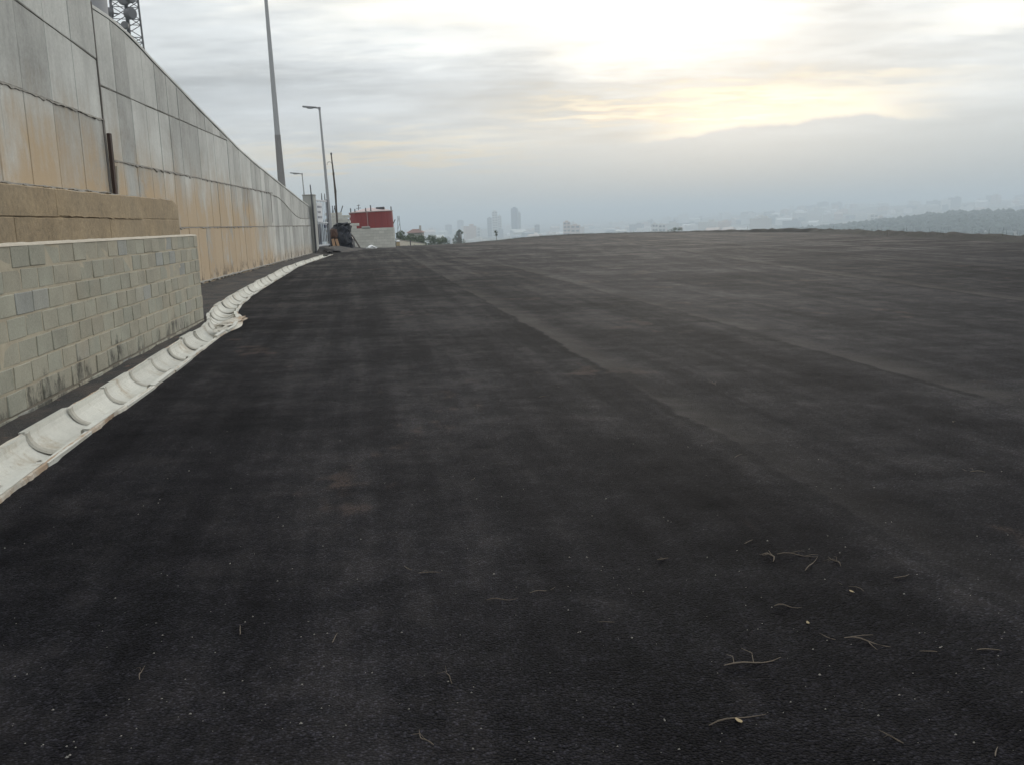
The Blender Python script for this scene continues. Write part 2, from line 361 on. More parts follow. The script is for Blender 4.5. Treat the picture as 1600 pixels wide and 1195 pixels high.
def tube(bm, pts, rad, n=8, cap=True):
    pts = [Vector(p) for p in pts]; rings = []
    for i, p in enumerate(pts):
        d = (pts[min(i + 1, len(pts) - 1)] - pts[max(i - 1, 0)]).normalized()
        a = d.orthogonal().normalized() if abs(d.z) < .95 else Vector((1, 0, 0)); a = (a - d * a.dot(d)).normalized(); b_ = d.cross(a)
        r_ = rad[i] if isinstance(rad, (list, tuple)) else rad
        rings.append([bm.verts.new(p + (a * math.cos(2 * math.pi * k / n) + b_ * math.sin(2 * math.pi * k / n)) * r_) for k in range(n)])
    for r1, r2 in zip(rings, rings[1:]):
        for k in range(n): bm.faces.new((r1[k], r1[(k + 1) % n], r2[(k + 1) % n], r2[k]))
    if cap: bm.faces.new(rings[0][::-1]); bm.faces.new(rings[-1])
def tb(pts, rad, n=8):
    bm = bmesh.new(); tube(bm, pts, rad, n); return bm
def lerp(a, b, t): return a + (b - a) * t
def interp(tab, x):
    if x <= tab[0][0]: return tab[0][1] + (x - tab[0][0]) * (tab[1][1] - tab[0][1]) / (tab[1][0] - tab[0][0])
    for (a, b), (c, d) in zip(tab, tab[1:]):
        if x <= c: return b + (d - b) * (x - a) / (c - a)
    a, b = tab[-2]; c, d = tab[-1]; return d + (x - c) * (d - b) / (c - a)
def sst(x, a, b):
    t = max(0, min(1, (x - a) / (b - a))); return t * t * (3 - 2 * t)
def nz(x, y, z=0): return mnoise.noise(Vector((x, y, z)))

# ------------------------------------------------------------------ ground: yard, verge, slope, valley
DRAIN = [(2.0, -2.82), (5.0, -3.22), (6.5, -3.46), (9.0, -3.78), (11.2, -4.11), (13.3, -4.42), (14.6, -4.56), (15.6, -4.82), (16.8, -5.2), (18.3, -5.58), (21.4, -6.16), (23.3, -6.46),
         (26.7, -6.97), (30.6, -7.55), (35.9, -8.33), (40.3, -8.84), (45.3, -9.24), (51.8, -9.86)]
def drain_x(Y): return interp(DRAIN, Y)
def lot_z(x, y):
    z = -.36 * sst(y, 58, 84) * sst(-x, -6, 5)
    z += .018 * nz(x * .22, y * .16, 3) + .008 * nz(x * .8, y * .5, 9)
    return z
BEND = lambda x, y: x + .16 * y - .0009 * y * max(0, x) * 1.0 if x < 3 else x + .16 * y - .0009 * y * x - (x - 3) * .0022 * y
SEAMS = [-3.2, 2.35, 4.75, 8.9, 12.6, 16.5, 20.5]
def lane_u(x, y):
    # lanes fan out slightly away from the wall
    return x + y * lerp(.16, .03, sst(x + .12 * y, 2.0, 14.0))
def relief(u):
    z = 0
    for i, s in enumerate(SEAMS):
        d = u - s
        z += .005 * math.exp(-(d / .12) ** 2) * (1 if i % 2 else -.8) + (.004 if i % 2 else -.004) * sst(d, -.1, .1)
    return z
def yfar(s):
    tab = [(0, 74), (.12, 74), (.25, 79), (.45, 86), (.62, 87), (.84, 81), (.94, 72), (1, 66)]
    return interp(tab, s)
def left_x(y): return drain_x(y) + .25 if y < 50 else lerp(drain_x(50) + .25, -13.5, sst(y, 50.5, 62))
def right_x(y): return interp([(-10, 20.0), (36, 20.0), (50, 20.6), (68, 21.2), (90, 21.5)], y)
def build_lot():
    ns, ntt = 300, 170
    vs, fs, uvs = [], [], []
    for j in range(ntt + 1):
        tt = (j / ntt); 
        for i in range(ns + 1):
            s = i / ns
            y = -8 + (yfar(s) + 8) * (tt ** 1.5 * .9 + tt * .1)
            x = lerp(left_x(y), right_x(y), s)
            u = lane_u(x, y)
            e = .004 if i else -.03
            vs.append((x + (.05 * nz(y * 3, 1) + .03 * nz(y * 9, 4) if i == 0 else 0), y, lot_z(x, y) + relief(u + .12 * nz(0, y * .5)) + (.004 if i else .004))); uvs.append((u, y))
    for j in range(ntt):
        for i in range(ns):
            a = j * (ns + 1) + i; fs.append((a, a + 1, a + ns + 2, a + ns + 1))
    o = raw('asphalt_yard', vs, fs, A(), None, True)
    ul = o.data.uv_layers.new(name='UVMap')
    for lp in o.data.loops: ul.data[lp.index].uv = uvs[lp.vertex_index]
    return struct(o)
build_lot()

WP = Vector((-8.71, 26.68)); WD = Vector((-.092, .9958))
def wall_x(y): return WP.x + (y - WP.y) * WD.x / WD.y
def build_verge():
    vs, fs = [], []; n = 8; rows = 150
    for j in range(rows + 1):
        y = 1 + 55.5 * j / rows
        xr = drain_x(y) - .252 if y < 51.0 else left_x(y) + .12; xl = wall_x(y) - .05
        for i in range(n + 1):
            s = i / n; x = lerp(xl, xr, s)
            z = -.012 + .03 * (1 - s) + .035 * nz(x * 1.3, y * 1.3) + .02 * nz(x * 4, y * 4, 2)
            if i == n: z = -.01 if y > 51 else .012 + .012 * nz(y * 5, 3)
            vs.append((x, y, z))
    for j in range(rows):
        for i in range(n): a = j * (n + 1) + i; fs.append((a, a + 1, a + n + 2, a + n + 1))
    return struct(raw('verge', vs, fs, M('verge'), None, True))
build_verge()

def terrain(x, y):
    az = math.degrees(math.atan2(x, y)); r = math.hypot(x, y)
    d = math.hypot(max(0, x - 22.5), max(0, y - 88))
    L = lerp(900, 150, sst(az, -9, -1))
    drop = 46 * (1 - math.exp(-d / L))
    z = -.9 - drop
    z += (13 * nz(x * .0011, y * .0011, 1) + 5 * nz(x * .004, y * .004, 5)) * sst(r, 300, 1200)
    if y > 0:
        # wooded spur on the right and the built-up ridge behind it
        z += 25 * math.exp(-((az - 27) / 8.0) ** 2 - ((r - 1800) / 420) ** 2)
        z += lerp(6, 62, sst(az, 2, 27)) * sst(r, 2500, 5000)
        z += 34 * sst(r, 4500, 12000) * (1 - sst(az, 2, 27))
    return z
def build_terrain():
    rs = [12.0]
    while rs[-1] < 15000: rs.append(rs[-1] * 1.07 + .5)
    azs = [-180 + 6 * i for i in range(23)]
    a = -42.0
    while a < 48: azs.append(a); a += .75
    azs += [48 + 6 * i for i in range(22)]
    vs, fs = [], []
    for r in rs:
        for a in azs:
            x, y = r * math.sin(R(a)), r * math.cos(R(a)); vs.append((x, y, terrain(x, y)))
    n = len(azs)
    for j in range(len(rs) - 1):
        for i in range(n): q = j * n + i; q2 = j * n + (i + 1) % n; fs.append((q, q2, q2 + n, q + n))
    return struct(raw('valley_terrain', vs, fs, M('valley'), None, True))
build_terrain()

def build_berm():
    # low bank of soil that closes the yard along its right and far sides
    path = [(right_x(y), y) for y in [-8 + .5 * k for k in range(148)]]
    path += [(lerp(left_x(yfar(s)), right_x(yfar(s)), s), yfar(s)) for s in [1 - .005 * k for k in range(0, 182)]]
    vs, fs = [], []; prof = [(-.25, -.03), (.0, .05), (.25, .17), (.6, .24), (1.1, .13), (2.2, -.4), (5, -1.6)]
    for k, (x, y) in enumerate(path):
        p = Vector(path[max(0, k - 1)]); q = Vector(path[min(len(path) - 1, k + 1)]); d = (q - p).normalized(); nrm = Vector((d.y, -d.x))
        hs = 1.0 if y < 66 and x > 19 else lerp(1.0, .30, sst(k, 148, 196))
        for w, h in prof:
            vs.append((x + nrm.x * w, y + nrm.y * w, lot_z(x, y) + h * (hs if h > 0 else 1) + ((.10 * nz(x * .7 + w, y * .7) + .10 * nz(x * 2.3, y * 2.3, w * 2)) * hs if w > 0 else 0)))
    n = len(prof)
    for k in range(len(path) - 1):
        for i in range(n - 1): a = k * n + i; fs.append((a, a + 1, a + n + 1, a + n))
    struct(raw('soil_bank', vs, fs, M('soil'), None, True))
    # grass on it
    gv, gf = [], []
    for k in range(9000):
        i = random.randrange(len(path) - 1); t_ = random.random()
        x = lerp(path[i][0], path[i + 1][0], t_); y = lerp(path[i][1], path[i + 1][1], t_)
        dens = .5 + .9 * nz(x * .12 + 3, y * .12, 7)
        if random.random() > dens: continue
        d = (Vector(path[i + 1]) - Vector(path[i])).normalized(); w = random.uniform(.15, 1.5)
        x += d.y * w; y -= d.x * w
        sc_ = 1 if (x > 19 and y < 66) else .55
        z = lot_z(x, y) + .10 * sc_ - max(0, w - .8) * .25; h = random.uniform(.06, .22) * sc_ * (2.4 if random.random() < .05 else 1); a = random.uniform(0, 6.28); b_ = len(gv)
        dx, dy = math.cos(a) * .012, math.sin(a) * .012; lx, ly = random.uniform(-.1, .1), random.uniform(-.1, .1)
        gv += [(x - dx, y - dy, z - .05), (x + dx, y + dy, z - .05), (x + lx, y + ly, z + h)]; gf.append((b_, b_ + 1, b_ + 2))
    g = raw('grass', gv, gf, M('grass')); tag(g, 'sparse dry green grass growing along the soil bank at the yard edge', 'grass', kind='stuff')
build_berm()

def build_embankment():
    TOPT = [(0, 6.1), (22, 5.7), (25, 5.3), (29.5, 4.7), (37, 3.9), (44, 3.3), (54, 2.5), (60, .2), (66, -.6)]
    vs, fs = [], []; ys = [0, 6, 12, 18, 22, 25, 29, 33, 37, 41, 45, 50, 54, 57, 60, 66, 70]; xs = [.42, 2, 5, 10, 20, 40, 70]
    for y in ys:
        for w in xs:
            x = wall_x(y) - w; vs.append((x, y, interp(TOPT, y) - .35 + .03 * min(w, 40) * (1 if y < 55 else 0)))
    n = len(xs)
    for j in range(len(ys) - 1):
        for i in range(n - 1): a = j * n + i; fs.append((a, a + 1, a + n + 1, a + n))
    struct(raw('embankment', vs, fs, M('soil'), None, True))
build_embankment()

# ------------------------------------------------------------------ concrete retaining wall
TOPW = [(18.0, 5.97), (20.5, 5.97), (21.6, 5.90), (22.4, 5.80), (23.7, 5.61), (25.4, 5.40), (28.3, 5.02), (30.7, 4.74), (33.6, 4.37), (37.1, 4.04), (43.0, 3.57), (50.5, 2.98), (54.25, 2.72)]
def wpt(y, off, z): # a point on the wall face line, off = metres towards the yard
    return Vector((wall_x(y) + off, y, z))
def wall_panel(parent, y0, y1, zb0, zb1, zt0, zt1, off, thick=.12, g=.008):
    # one cast panel with chamfered edges; bottom and top may slope; uneven corners
    j = lambda: random.uniform(-.006, .006)
    y0 += g; y1 -= g; c = .012
    o_ = off + random.uniform(-.007, .007); tw = random.uniform(-.004, .004)
    F = [(y0, zb0 + g + j(), o_ + tw), (y1, zb1 + g + j(), o_ - tw), (y1, zt1 - g + j(), o_ - tw), (y0, zt0 - g + j(), o_ + tw)]
    cy, cz = (y0 + y1) / 2, (zb0 + zt0) / 2
    front = [wpt(y + (c if y < cy else -c), o, z + (c if k < 2 else -c)) for k, (y, z, o) in enumerate(F)]
    mid = [wpt(y, o - c, z) for y, z, o in F]; back = [wpt(y, off - thick, z) for y, z, o in F]
    vs = front + mid + back
    fs = [(0, 1, 2, 3), (11, 10, 9, 8)]
    for k in range(4):
        q = (k + 1) % 4; fs += [(k + 4, q + 4, q, k), (k + 8, q + 8, q + 4, k + 4)]
    return raw('panel', vs, fs, M('panel'), parent)
def ragged(parent, y0, y1, z0, z1, off, amp=.03, name='mortar_seam', step=.06):
    # squeezed-out mortar along a joint
    vs, fs = [], []; n = max(2, int((y1 - y0) / step))
    for i in range(n + 1):
        t_ = i / n; y = lerp(y0, y1, t_); z = lerp(z0, z1, t_) + amp * .22 * nz(y * 1.7, off, 8)
        up = amp * (.12 + .5 * abs(nz(y * 6.1, 2, z0))); dn = amp * (.12 + 1.9 * max(0, nz(y * 3.3, 7, z0) - .1) + .9 * abs(nz(y * 15, 3, z0)))
        pr = .006 + amp * (.16 + .3 * nz(y * 5, 5, z0))
        vs += [wpt(y, off - .03, z + up), wpt(y, off + max(.004, pr * .8), z + up * .4), wpt(y, off + max(.004, pr), z - dn * .5), wpt(y, off - .03, z - dn)]
    for i in range(n):
        for k in range(3): a = i * 4 + k; fs.append((a, a + 1, a + 5, a + 4))
    return raw(name, vs, fs, M('seam'), parent)
def build_wall():
    t = thing('retaining_wall', 'long board-marked grey concrete retaining wall with sloping top leading to the gate', 'wall')
    ys = [19.3]
    while ys[-1] < 53: ys.append(ys[-1] + random.choice([1.0, 1.04, 1.08, 1.02, 1.15, .92]))
    ys[-1] = 54.25
    rows = [-.4, 1.61, 3.0, 4.44, 9]
    # dark core behind the panels
    vs = []; fs = []
    for y in ys:
        for off in (-.09, -.36): vs += [wpt(y, off, -.4), wpt(y, off, interp(TOPW, y) - .03)]
    for i in range(len(ys) - 1):
        a = i * 4; fs += [(a, a + 4, a + 5, a + 1), (a + 3, a + 7, a + 6, a + 2), (a + 1, a + 5, a + 7, a + 3)]
    a = (len(ys) - 1) * 4; fs.append((a, a + 2, a + 3, a + 1))
    raw('core', vs, fs, M('core'), t)
    for i in range(len(ys) - 1):
        y0, y1 = ys[i], ys[i + 1]; T0, T1 = interp(TOPW, y0) - .06, interp(TOPW, y1) - .06
        for r_ in range(4):
            zb, zt = rows[r_], rows[r_ + 1]
            if r_ == 3 and min(T0, T1) < zb + .06: continue
            if r_ == 2 and y0 <= 40.2 and min(T0, T1) < zb + .06: continue
            last = r_ == 3 or (r_ == 2 and min(T0, T1) < rows[r_ + 1] + .06)
            a0, a1 = (T0, T1) if last else (zt, zt)
            bz0 = bz1 = zb
            if y0 > 40.2 and r_ in (1, 2):      # the far end has a broken, dropping joint
                k0, k1 = lerp(2.93, 2.0, sst(y0, 41, 50)), lerp(2.93, 2.0, sst(y1, 41, 50))
                if r_ == 1: a0, a1 = k0, k1
                else: bz0, bz1 = k0, k1
                if r_ == 1: last = False
            wall_panel(t, y0, y1, bz0, bz1, a0, a1, 0)
    # plain capping along the sloping top
    vs = []; fs = []
    yy = [19.3 + .5 * k for k in range(70)] + [54.25]
    for y in yy:
        z = interp(TOPW, y) + .008 * nz(y, 4)
        for off, dz in ((-.40, -.07), (-.40, .0), (.004, .012), (.018, -.004), (.018, -.065)): vs.append(wpt(y, off, z + dz))
    for i in range(len(yy) - 1):
        for k in range(4): a = i * 5 + k; fs.append((a, a + 5, a + 6, a + 1))
    raw('coping', vs, fs, M('panel'), t)
    ragged(t, 19.3, 40.2, 3.0, 3.0, 0, .10); ragged(t, 22.5, 54.2, 1.61, 1.61, 0, .06)
    ragged(t, 19.3, 32.8, 4.44, 4.44, 0, .016)
    for k in range(12):
        a_ = 40.2 + k * 1.1; b_ = a_ + 1.1; ragged(t, a_, b_, lerp(2.93, 2.0, sst(a_, 41, 50)), lerp(2.93, 2.0, sst(b_, 41, 50)), 0, .06)
    ragged(t, 24, 54.2, .09, .06, .02, .10, 'footing_mortar', .09)
    # open dark joint
    raw('crack', [wpt(40.15, .006, 1.75), wpt(40.27, .006, 1.75), wpt(40.36, .006, 2.95), wpt(40.12, .006, 2.97)], [(0, 1, 2, 3)], M('core'), t)
    vs = []; fs = []
    for k in range(60):
        z = lerp(2.3, 6.0, k / 59); w = .018 + .022 * abs(nz(z * 2.1, 4)) + (.03 if z < 3.8 else 0); o = .02 * nz(z * 1.3, 9)
        vs += [wpt(19.25 + o - w, .046, z), wpt(19.25 + o + w, .046, z), wpt(19.25 + o + w, -.05, z), wpt(19.25 + o - w, -.05, z)]
    for k in range(59):
        for q in range(4): a = k * 4; fs.append((a + q, a + (q + 1) % 4, a + 4 + (q + 1) % 4, a + 4 + q))
    raw('open_joint', vs, fs, M('core'), t)
    # the nearer bay: stands a little proud, courses do not line up
    t2 = thing('retaining_wall', 'taller bay of concrete wall rising above the brown clay-stained wall, joints out of line', 'wall')
    ys = [4.0]
    while ys[-1] < 18.4: ys.append(ys[-1] + random.choice([1.12, 1.18, 1.22, 1.08]))
    ys[-1] = 19.22
    raw('core', [wpt(4, -.06, -.3), wpt(19.2, -.06, -.3), wpt(19.2, -.06, 7), wpt(4, -.06, 7), wpt(4, -.36, -.3), wpt(19.2, -.36, -.3), wpt(19.2, -.36, 7), wpt(4, -.36, 7)],
        [(0, 1, 2, 3), (7, 6, 5, 4), (3, 2, 6, 7), (1, 5, 6, 2), (0, 3, 7, 4)], M('core'), t2)
    J1 = lambda y: 5.2 - (y - 15.56) * .08; J2 = lambda y: 3.82 - (y - 14.7) * .016
    for i in range(len(ys) - 1):
        a_, b_ = ys[i], ys[i + 1]
        wall_panel(t2, a_, b_, 2.30, 2.30, J2(a_), J2(b_), .03); wall_panel(t2, a_, b_, J2(a_), J2(b_), J1(a_), J1(b_), .035)
        wall_panel(t2, a_, b_, J1(a_), J1(b_), 7.0, 7.0, .04); wall_panel(t2, a_, b_, -.3, -.3, 2.30, 2.30, .03)
    ragged(t2, 4, 19.2, J2(4), J2(19.2), .03, .10); ragged(t2, 4, 19.2, J1(4), J1(19.2), .035, .022); ragged(t2, 4, 19.2, 2.33, 2.33, .03, .06)
build_wall()

# rusted steel post and pale batten in the joint between the two bays
tag(obj('steel_post', bx((wall_x(19.36) + .085, 19.36, 2.78), (.07, .10, 1.45), None, .008), M('rust')), 'rusty brown steel post fixed in the joint of the concrete wall', 'post')
tag(obj('batten', bx((wall_x(19.62) + .075, 19.60, 2.52), (.05, .07, .72), Matrix.Rotation(R(-9), 4, 'X'), .006), M('cap')), 'short pale batten leaning beside the rusty steel post', 'batten')

# brown clay-stained wall in front of it
def build_brown():
    t = thing('low_wall', 'old brown clay-stained concrete wall with rounded end above the block wall', 'wall')
    off = .30
    def panel(y0, y1, z0, z1, round_=0, o=0):
        n = 10; P = [(y0, z0), (y1, z0)]
        if round_: P += [(y1 - round_ + round_ * math.cos(a), z1 - .28 + .28 * math.sin(a)) for a in [k * math.pi / 2 / 7 for k in range(8)]]
        else: P.append((y1, z1))
        m_ = 14; P += [(lerp(y1 - round_, y0, k / m_), z1 + .02 * nz(k * 1.7, y0, 4)) for k in range(1 if not round_ else 1, m_ + 1)]
        c = .015; cy = (y0 + y1) / 2; cz = (z0 + z1) / 2
        fr = [wpt(y - math.copysign(c, y - cy), off + o, z - math.copysign(c, z - cz)) for y, z in P]; md = [wpt(y, off + o - c, z) for y, z in P]; bk = [wpt(y, .04, z) for y, z in P]
        k = len(P); vs = fr + md + bk; fs = [tuple(range(k)), tuple(range(3 * k - 1, 2 * k - 1, -1))]
        for i in range(k):
            q = (i + 1) % k; fs += [(i + k, q + k, q, i), (i + 2 * k, q + 2 * k, q + k, i + k)]
        return raw('panel', vs, fs, M('brown'), t)
    for y0, y1 in ((6, 11.3), (11.31, 15.6), (15.61, 20.3)): panel(y0, y1, 1.805, 2.27, 0, random.uniform(-.012, .012))
    panel(20.31, 23.5, 1.80, 2.27, .55, -.02)
    for y0, y1 in ((6, 9.8), (9.81, 13.9), (13.91, 18.2), (18.21, 23.45)): panel(y0, y1, 1.30, 1.80, 0, random.uniform(-.012, .012))
    for y0, y1 in ((6, 11.9), (11.91, 16.5), (16.51, 23.4)): panel(y0, y1, -.2, 1.295)
    ragged(t, 6, 23.0, 2.275, 2.275, .20, .05, 'crumbled_edge')
    o = ragged(t, 15.7, 20.3, 1.84, 1.80, .30, .035, 'ledge_mortar'); o.data.materials[0] = M('brown')
build_brown()

# ------------------------------------------------------------------ grey block wall
def build_blocks():
    A0 = Vector((-4.13, 7.34)); B0 = Vector((-5.20, 15.80)); d = (B0 - A0).normalized(); A0 = A0 + Vector((-d.y, d.x)) * .19; B0 = B0 + Vector((-d.y, d.x)) * .19; L = (B0 - A0).length
    rz = math.atan2(d.y, d.x)
    t = thing('block_wall', 'low wall of greenish grey concrete blocks standing beside the white drain', 'wall', (A0.x, A0.y, 0), rz)
    start = -3.6; TH = .19
    # local x runs along the wall, local -y faces the yard
    meshes = {}
    def bmsh(w, k):
        key = (round(w, 3), k)
        if key not in meshes:
            bm = bx((0, 0, 0), (w - .016, TH, .184), None, .007)
            for v in bm.verts: v.co += Vector((random.uniform(-.0025, .0025), random.uniform(-.003, .003), random.uniform(-.0025, .0025)))
            me = bpy.data.meshes.new('block'); bmesh.ops.recalc_face_normals(bm, faces=bm.faces[:]); bm.to_mesh(me); bm.free(); me.materials.append(M('block')); meshes[key] = me
        return meshes[key]
    for c in range(8):
        z = 1.335 - .2 * c
        x = start + (0 if c % 2 else .2) + random.uniform(-.05, .05)
        while x < L - .05:
            w = .4 if x + .4 <= L - .12 else L - x
            o = obj('block', bmsh(w, random.randrange(5)), None, t)
            o.location = (x + w / 2, -TH / 2 + random.uniform(-.005, .005), z + random.uniform(-.004, .004)); o.rotation_euler = (random.uniform(-.006, .006), random.uniform(-.008, .008), random.uniform(-.006, .006))
            if random.random() < .5: o.rotation_euler.z += math.pi
            x += w
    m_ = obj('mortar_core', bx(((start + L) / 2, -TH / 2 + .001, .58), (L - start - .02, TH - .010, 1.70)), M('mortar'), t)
    # rough mortar bed left on the top course
    vs, fs = [], []; n = 160
    for i in range(n + 1):
        x = lerp(start, L - .01, i / n); h = 1.432
        for y, dz in ((-TH - .004 + .008 * nz(x * 6, 1), -.004), (-TH + .012, .014 + .008 * nz(x * 5, 2)), (-.10, .024 + .010 * nz(x * 4, 3)), (-.01, .018), (.004, -.01)): vs.append((x, y, h + dz))
    for i in range(n):
        for k in range(4): a = i * 5 + k; fs.append((a, a + 5, a + 6, a + 1))
    raw('mortar_bed', vs, fs, M('cap'), t)
build_blocks()

# ------------------------------------------------------------------ half-pipe drain
def build_drain():
    t = thing('drainage_channel', 'white concrete half-pipe drain channel running along the asphalt edge to the gate', 'drain')
    # points along the centre line every metre
    pts = []; y = 3.0
    tab = []
    while y < 51.6: tab.append(Vector((drain_x(y), y, 0))); y += .05
    pts = [tab[0]]; acc = 0
    for a, b in zip(tab, tab[1:]):
        acc += (b - a).length
        lim = .97 if not (13.7 < b.y < 18.0) else .66
        if acc >= lim: pts.append(b); acc = 0
    RI, RO = .215, .262; N = 14
    for k in range(len(pts) - 1):
        p, q = pts[k], pts[k + 1]; d = (q - p); L = d.length; d.normalize(); side = Vector((d.y, -d.x, 0))
        sh = Vector((random.uniform(-.020, .020), 0, random.uniform(-.018, .014))); bm = bmesh.new()
        rings = []
        for s, ri in ((.012, RI), (L * .5, RI - .004), (L - .012, RI)):
            ring = []
            for i in range(N + 1):
                a = math.pi * i / N; ring.append(bm.verts.new(p + d * s + sh + side * (-math.cos(a) * ri) + Vector((0, 0, .035 - math.sin(a) * ri * .80 + random.uniform(-.002, .002)))))
            for i in range(N, -1, -1):
                a = math.pi * i / N; ring.append(bm.verts.new(p + d * s + sh + side * (-math.cos(a) * RO) + Vector((0, 0, .031 - math.sin(a) * RO * .85))))
            rings.append(ring)
        n = len(rings[0])
        for r1, r2 in zip(rings, rings[1:]):
            for i in range(n): bm.faces.new((r1[i], r1[(i + 1) % n], r2[(i + 1) % n], r2[i]))
        for rr in (rings[0], rings[-1]):
            for i in range(N): bm.faces.new((rr[i], rr[i + 1], rr[n - 2 - i], rr[n - 1 - i]))
        seg = obj('segment', bm, M('trough'), t)
        for pol in seg.data.polygons: pol.use_smooth = False
        # mortar collar at the joint
        bm = bmesh.new(); rg = []
        for s, ri in ((-.052, RI - .004), (-.030, RI - .018), (.034, RI - .017), (.056, RI - .003)):
            rg.append([bm.verts.new(p + d * (s + .008 * nz(k * 3.1, i * .7)) + side * (-math.cos(math.pi * i / N) * ri) + Vector((0, 0, .030 - math.sin(math.pi * i / N) * ri * .80))) for i in range(N + 1)])
        for r1, r2 in zip(rg, rg[1:]):
            for i in range(N): bm.faces.new((r1[i], r1[i + 1], r2[i + 1], r2[i]))
        obj('joint_mortar', bm, M('collar'), t)
    # ragged haunching along both rims
    for sgn, nm in ((1, 'haunching'), (-1, 'haunching')):
        vs, fs = [], []; n = 620
        for i in range(n + 1):
            y = lerp(3.2, 51.2, (i / n) ** 1.25); x = drain_x(y); d = Vector((drain_x(y + .1) - drain_x(y - .1), .2)).normalized(); sd = Vector((d.y, -d.x)) * sgn
            w = .262 + .025 * nz(y * 2.3, sgn * 5) + .03 * abs(nz(y * 8, sgn * 3))
            if sgn > 0 and 13.6 < y < 17.2: w += .11 * sst(y, 13.6, 14.6) * (1 - sst(y, 16.2, 17.2))
            for ww, z in ((.240, .010), (.252, .024 + .006 * nz(y * 6, 2)), (.5 * (.252 + w), .016 + .010 * nz(y * 7, 6)), (w, -.035)): vs.append((x + sd.x * ww, y + sd.y * ww, z))
        for i in range(n):
            for k in range(3): a = i * 4 + k; fs.append((a, a + 1, a + 5, a + 4))
        raw(nm, vs, fs, M('spill'), t)
build_drain()
# ------------------------------------------------------------------ spilled mortar lump where the drain bends
def lump(name, c, s, m_, seed=0, sub=3, amp=.35, flat=0, parent=None, freq=1.6, pw=1):
    bm = bmesh.new(); bmesh.ops.create_icosphere(bm, subdivisions=sub, radius=1)
    for v in bm.verts:
        k = 1 + amp * nz(v.co.x * freq + seed, v.co.y * freq, v.co.z * freq) + amp * .5 * nz(v.co.x * 4 + seed, v.co.y * 4, v.co.z * 4)
        w_ = Vector([math.copysign(abs(q) ** pw, q) for q in v.co]) if pw != 1 else v.co; p = w_ * k; v.co = Vector((p.x * s[0], p.y * s[1], max(p.z, -flat if flat else -9) * s[2])) + Vector(c)
    return obj(name, bm, m_, parent, True)
tag(lump('mortar_heap', (-4.55, 15.1, .0), (.15, .75, .06), M('spill'), 3, 3, .7), 'crumbled brown and white mortar heap at the bend of the drain', 'mortar')

# ------------------------------------------------------------------ gate end
PX = -11.32
pl = thing('gate_pillar', 'square grey concrete pillar between the retaining wall and the barred gate', 'pillar', (PX, 54.65, 0))
obj('shaft', bx((0, 0, 1.55), (.62, .66, 3.5), None, .02), M('plaster2'), pl); obj('cap', bx((0, 0, 3.33), (.66, .70, .07), None, .012), M('plaster2'), pl)
tag(obj('steel_post', tb([(-11.02, 54.15, -.1), (-11.05, 54.17, 2.0), (-11.12, 54.2, 3.9)], [.05, .05, .03], 8), M('dmetal')), 'thin dark post leaning against the gate pillar', 'post')
def build_gate():
    g0 = Vector((-11.12, 55.1, 0)); g1 = Vector((-11.0, 58.3, 0)); d = (g1 - g0).normalized(); L = (g1 - g0).length
    t = thing('gate', 'tall barred metal gate with pale bars and a white notice panel', 'gate', (g0.x, g0.y, 0), math.atan2(d.y, d.x))
    for z, h in ((.42, .09), (1.74, .07), (3.05, .10)): obj('rail', bx((L / 2, 0, z), (L, .06, h), None, .008), M('bars'), t)
    obj('end_post', bx((L - .05, 0, 1.7), (.11, .11, 2.9), None, .01), M('dmetal'), t); obj('end_post', bx((.05, 0, 1.7), (.11, .11, 2.9), None, .01), M('dmetal'), t)
    bm = bx((0, 0, 0), (.026, .026, 2.6), None, .004); me = bpy.data.meshes.new('bar'); bm.to_mesh(me); bm.free(); me.materials.append(M('bars'))
    n = 8
    for i in range(n):
        o = obj('bar', me, None, t); o.location = ((i + .7) * L / n, -.005, 1.73)
    bm = bmesh.new(); tube(bm, [(0, 0, 0), (0, 0, 1.15), (0, 0, 1.32)], [.022, .022, .003], 6); me = bpy.data.meshes.new('spear'); bm.to_mesh(me); bm.free(); me.materials.append(M('dmetal'))
    for i in range(n):
        o = obj('spear', me, None, t); o.location = ((i + 1.1) * L / n, .0, .62)
    for i in range(n):
        if i in (4, 6): o = obj('spike', tb([(0, 0, 0), (0, 0, .42)], [.035, .02], 6), M('dmetal'), t); o.location = ((i + .7) * L / n, 0, 3.08)
    sg = obj('notice_panel', bx((.82, -.06, 2.36), (1.25, .02, 1.12), None, .004), M('sign'), t); sg['label'] = 'white notice panel with faded dark lettering'
    for r_ in range(3):
        for k in range(4 - r_ % 2):
            obj('lettering', bx((.38 + k * .28, -.078, 2.68 - r_ * .30), (random.uniform(.1, .2), .006, .12)), M('ink'), sg)
    obj('backing_sheet', bx((L * .55, .5, 1.02), (L * 1.0, .02, 1.3), None, .004), M('navy'), t)
    obj('lock_box', bx((L * .66, -.06, 1.55), (.45, .09, .18), None, .01), M('navy'), t)
build_gate()
def build_ramp():
    vs = [(-11.05, 53.6, -.02), (-9.9, 54.2, -.02), (-9.2, 58, -.03), (-9.4, 64, -.05), (-11.2, 55.0, .33), (-10.75, 55.2, .33), (-10.6, 58, .30), (-11.0, 64, .24), (-13.2, 55.0, .33), (-13.2, 64, .24), (-13.2, 58, .30), (-11.25, 54.2, -.02)]
    fs = [(0, 1, 5, 4), (1, 2, 6, 5), (2, 3, 7, 6), (4, 5, 6, 10, 8), (6, 7, 9, 10)]
    struct(raw('ramp', vs, fs, M('verge')))
    tag(lump('rubble_heap', (-10.35, 54.9, .05), (.55, .7, .20), M('verge'), 8, 3, .5), 'small heap of grey soil and rubble at the end of the drain', 'rubble')
build_ramp()

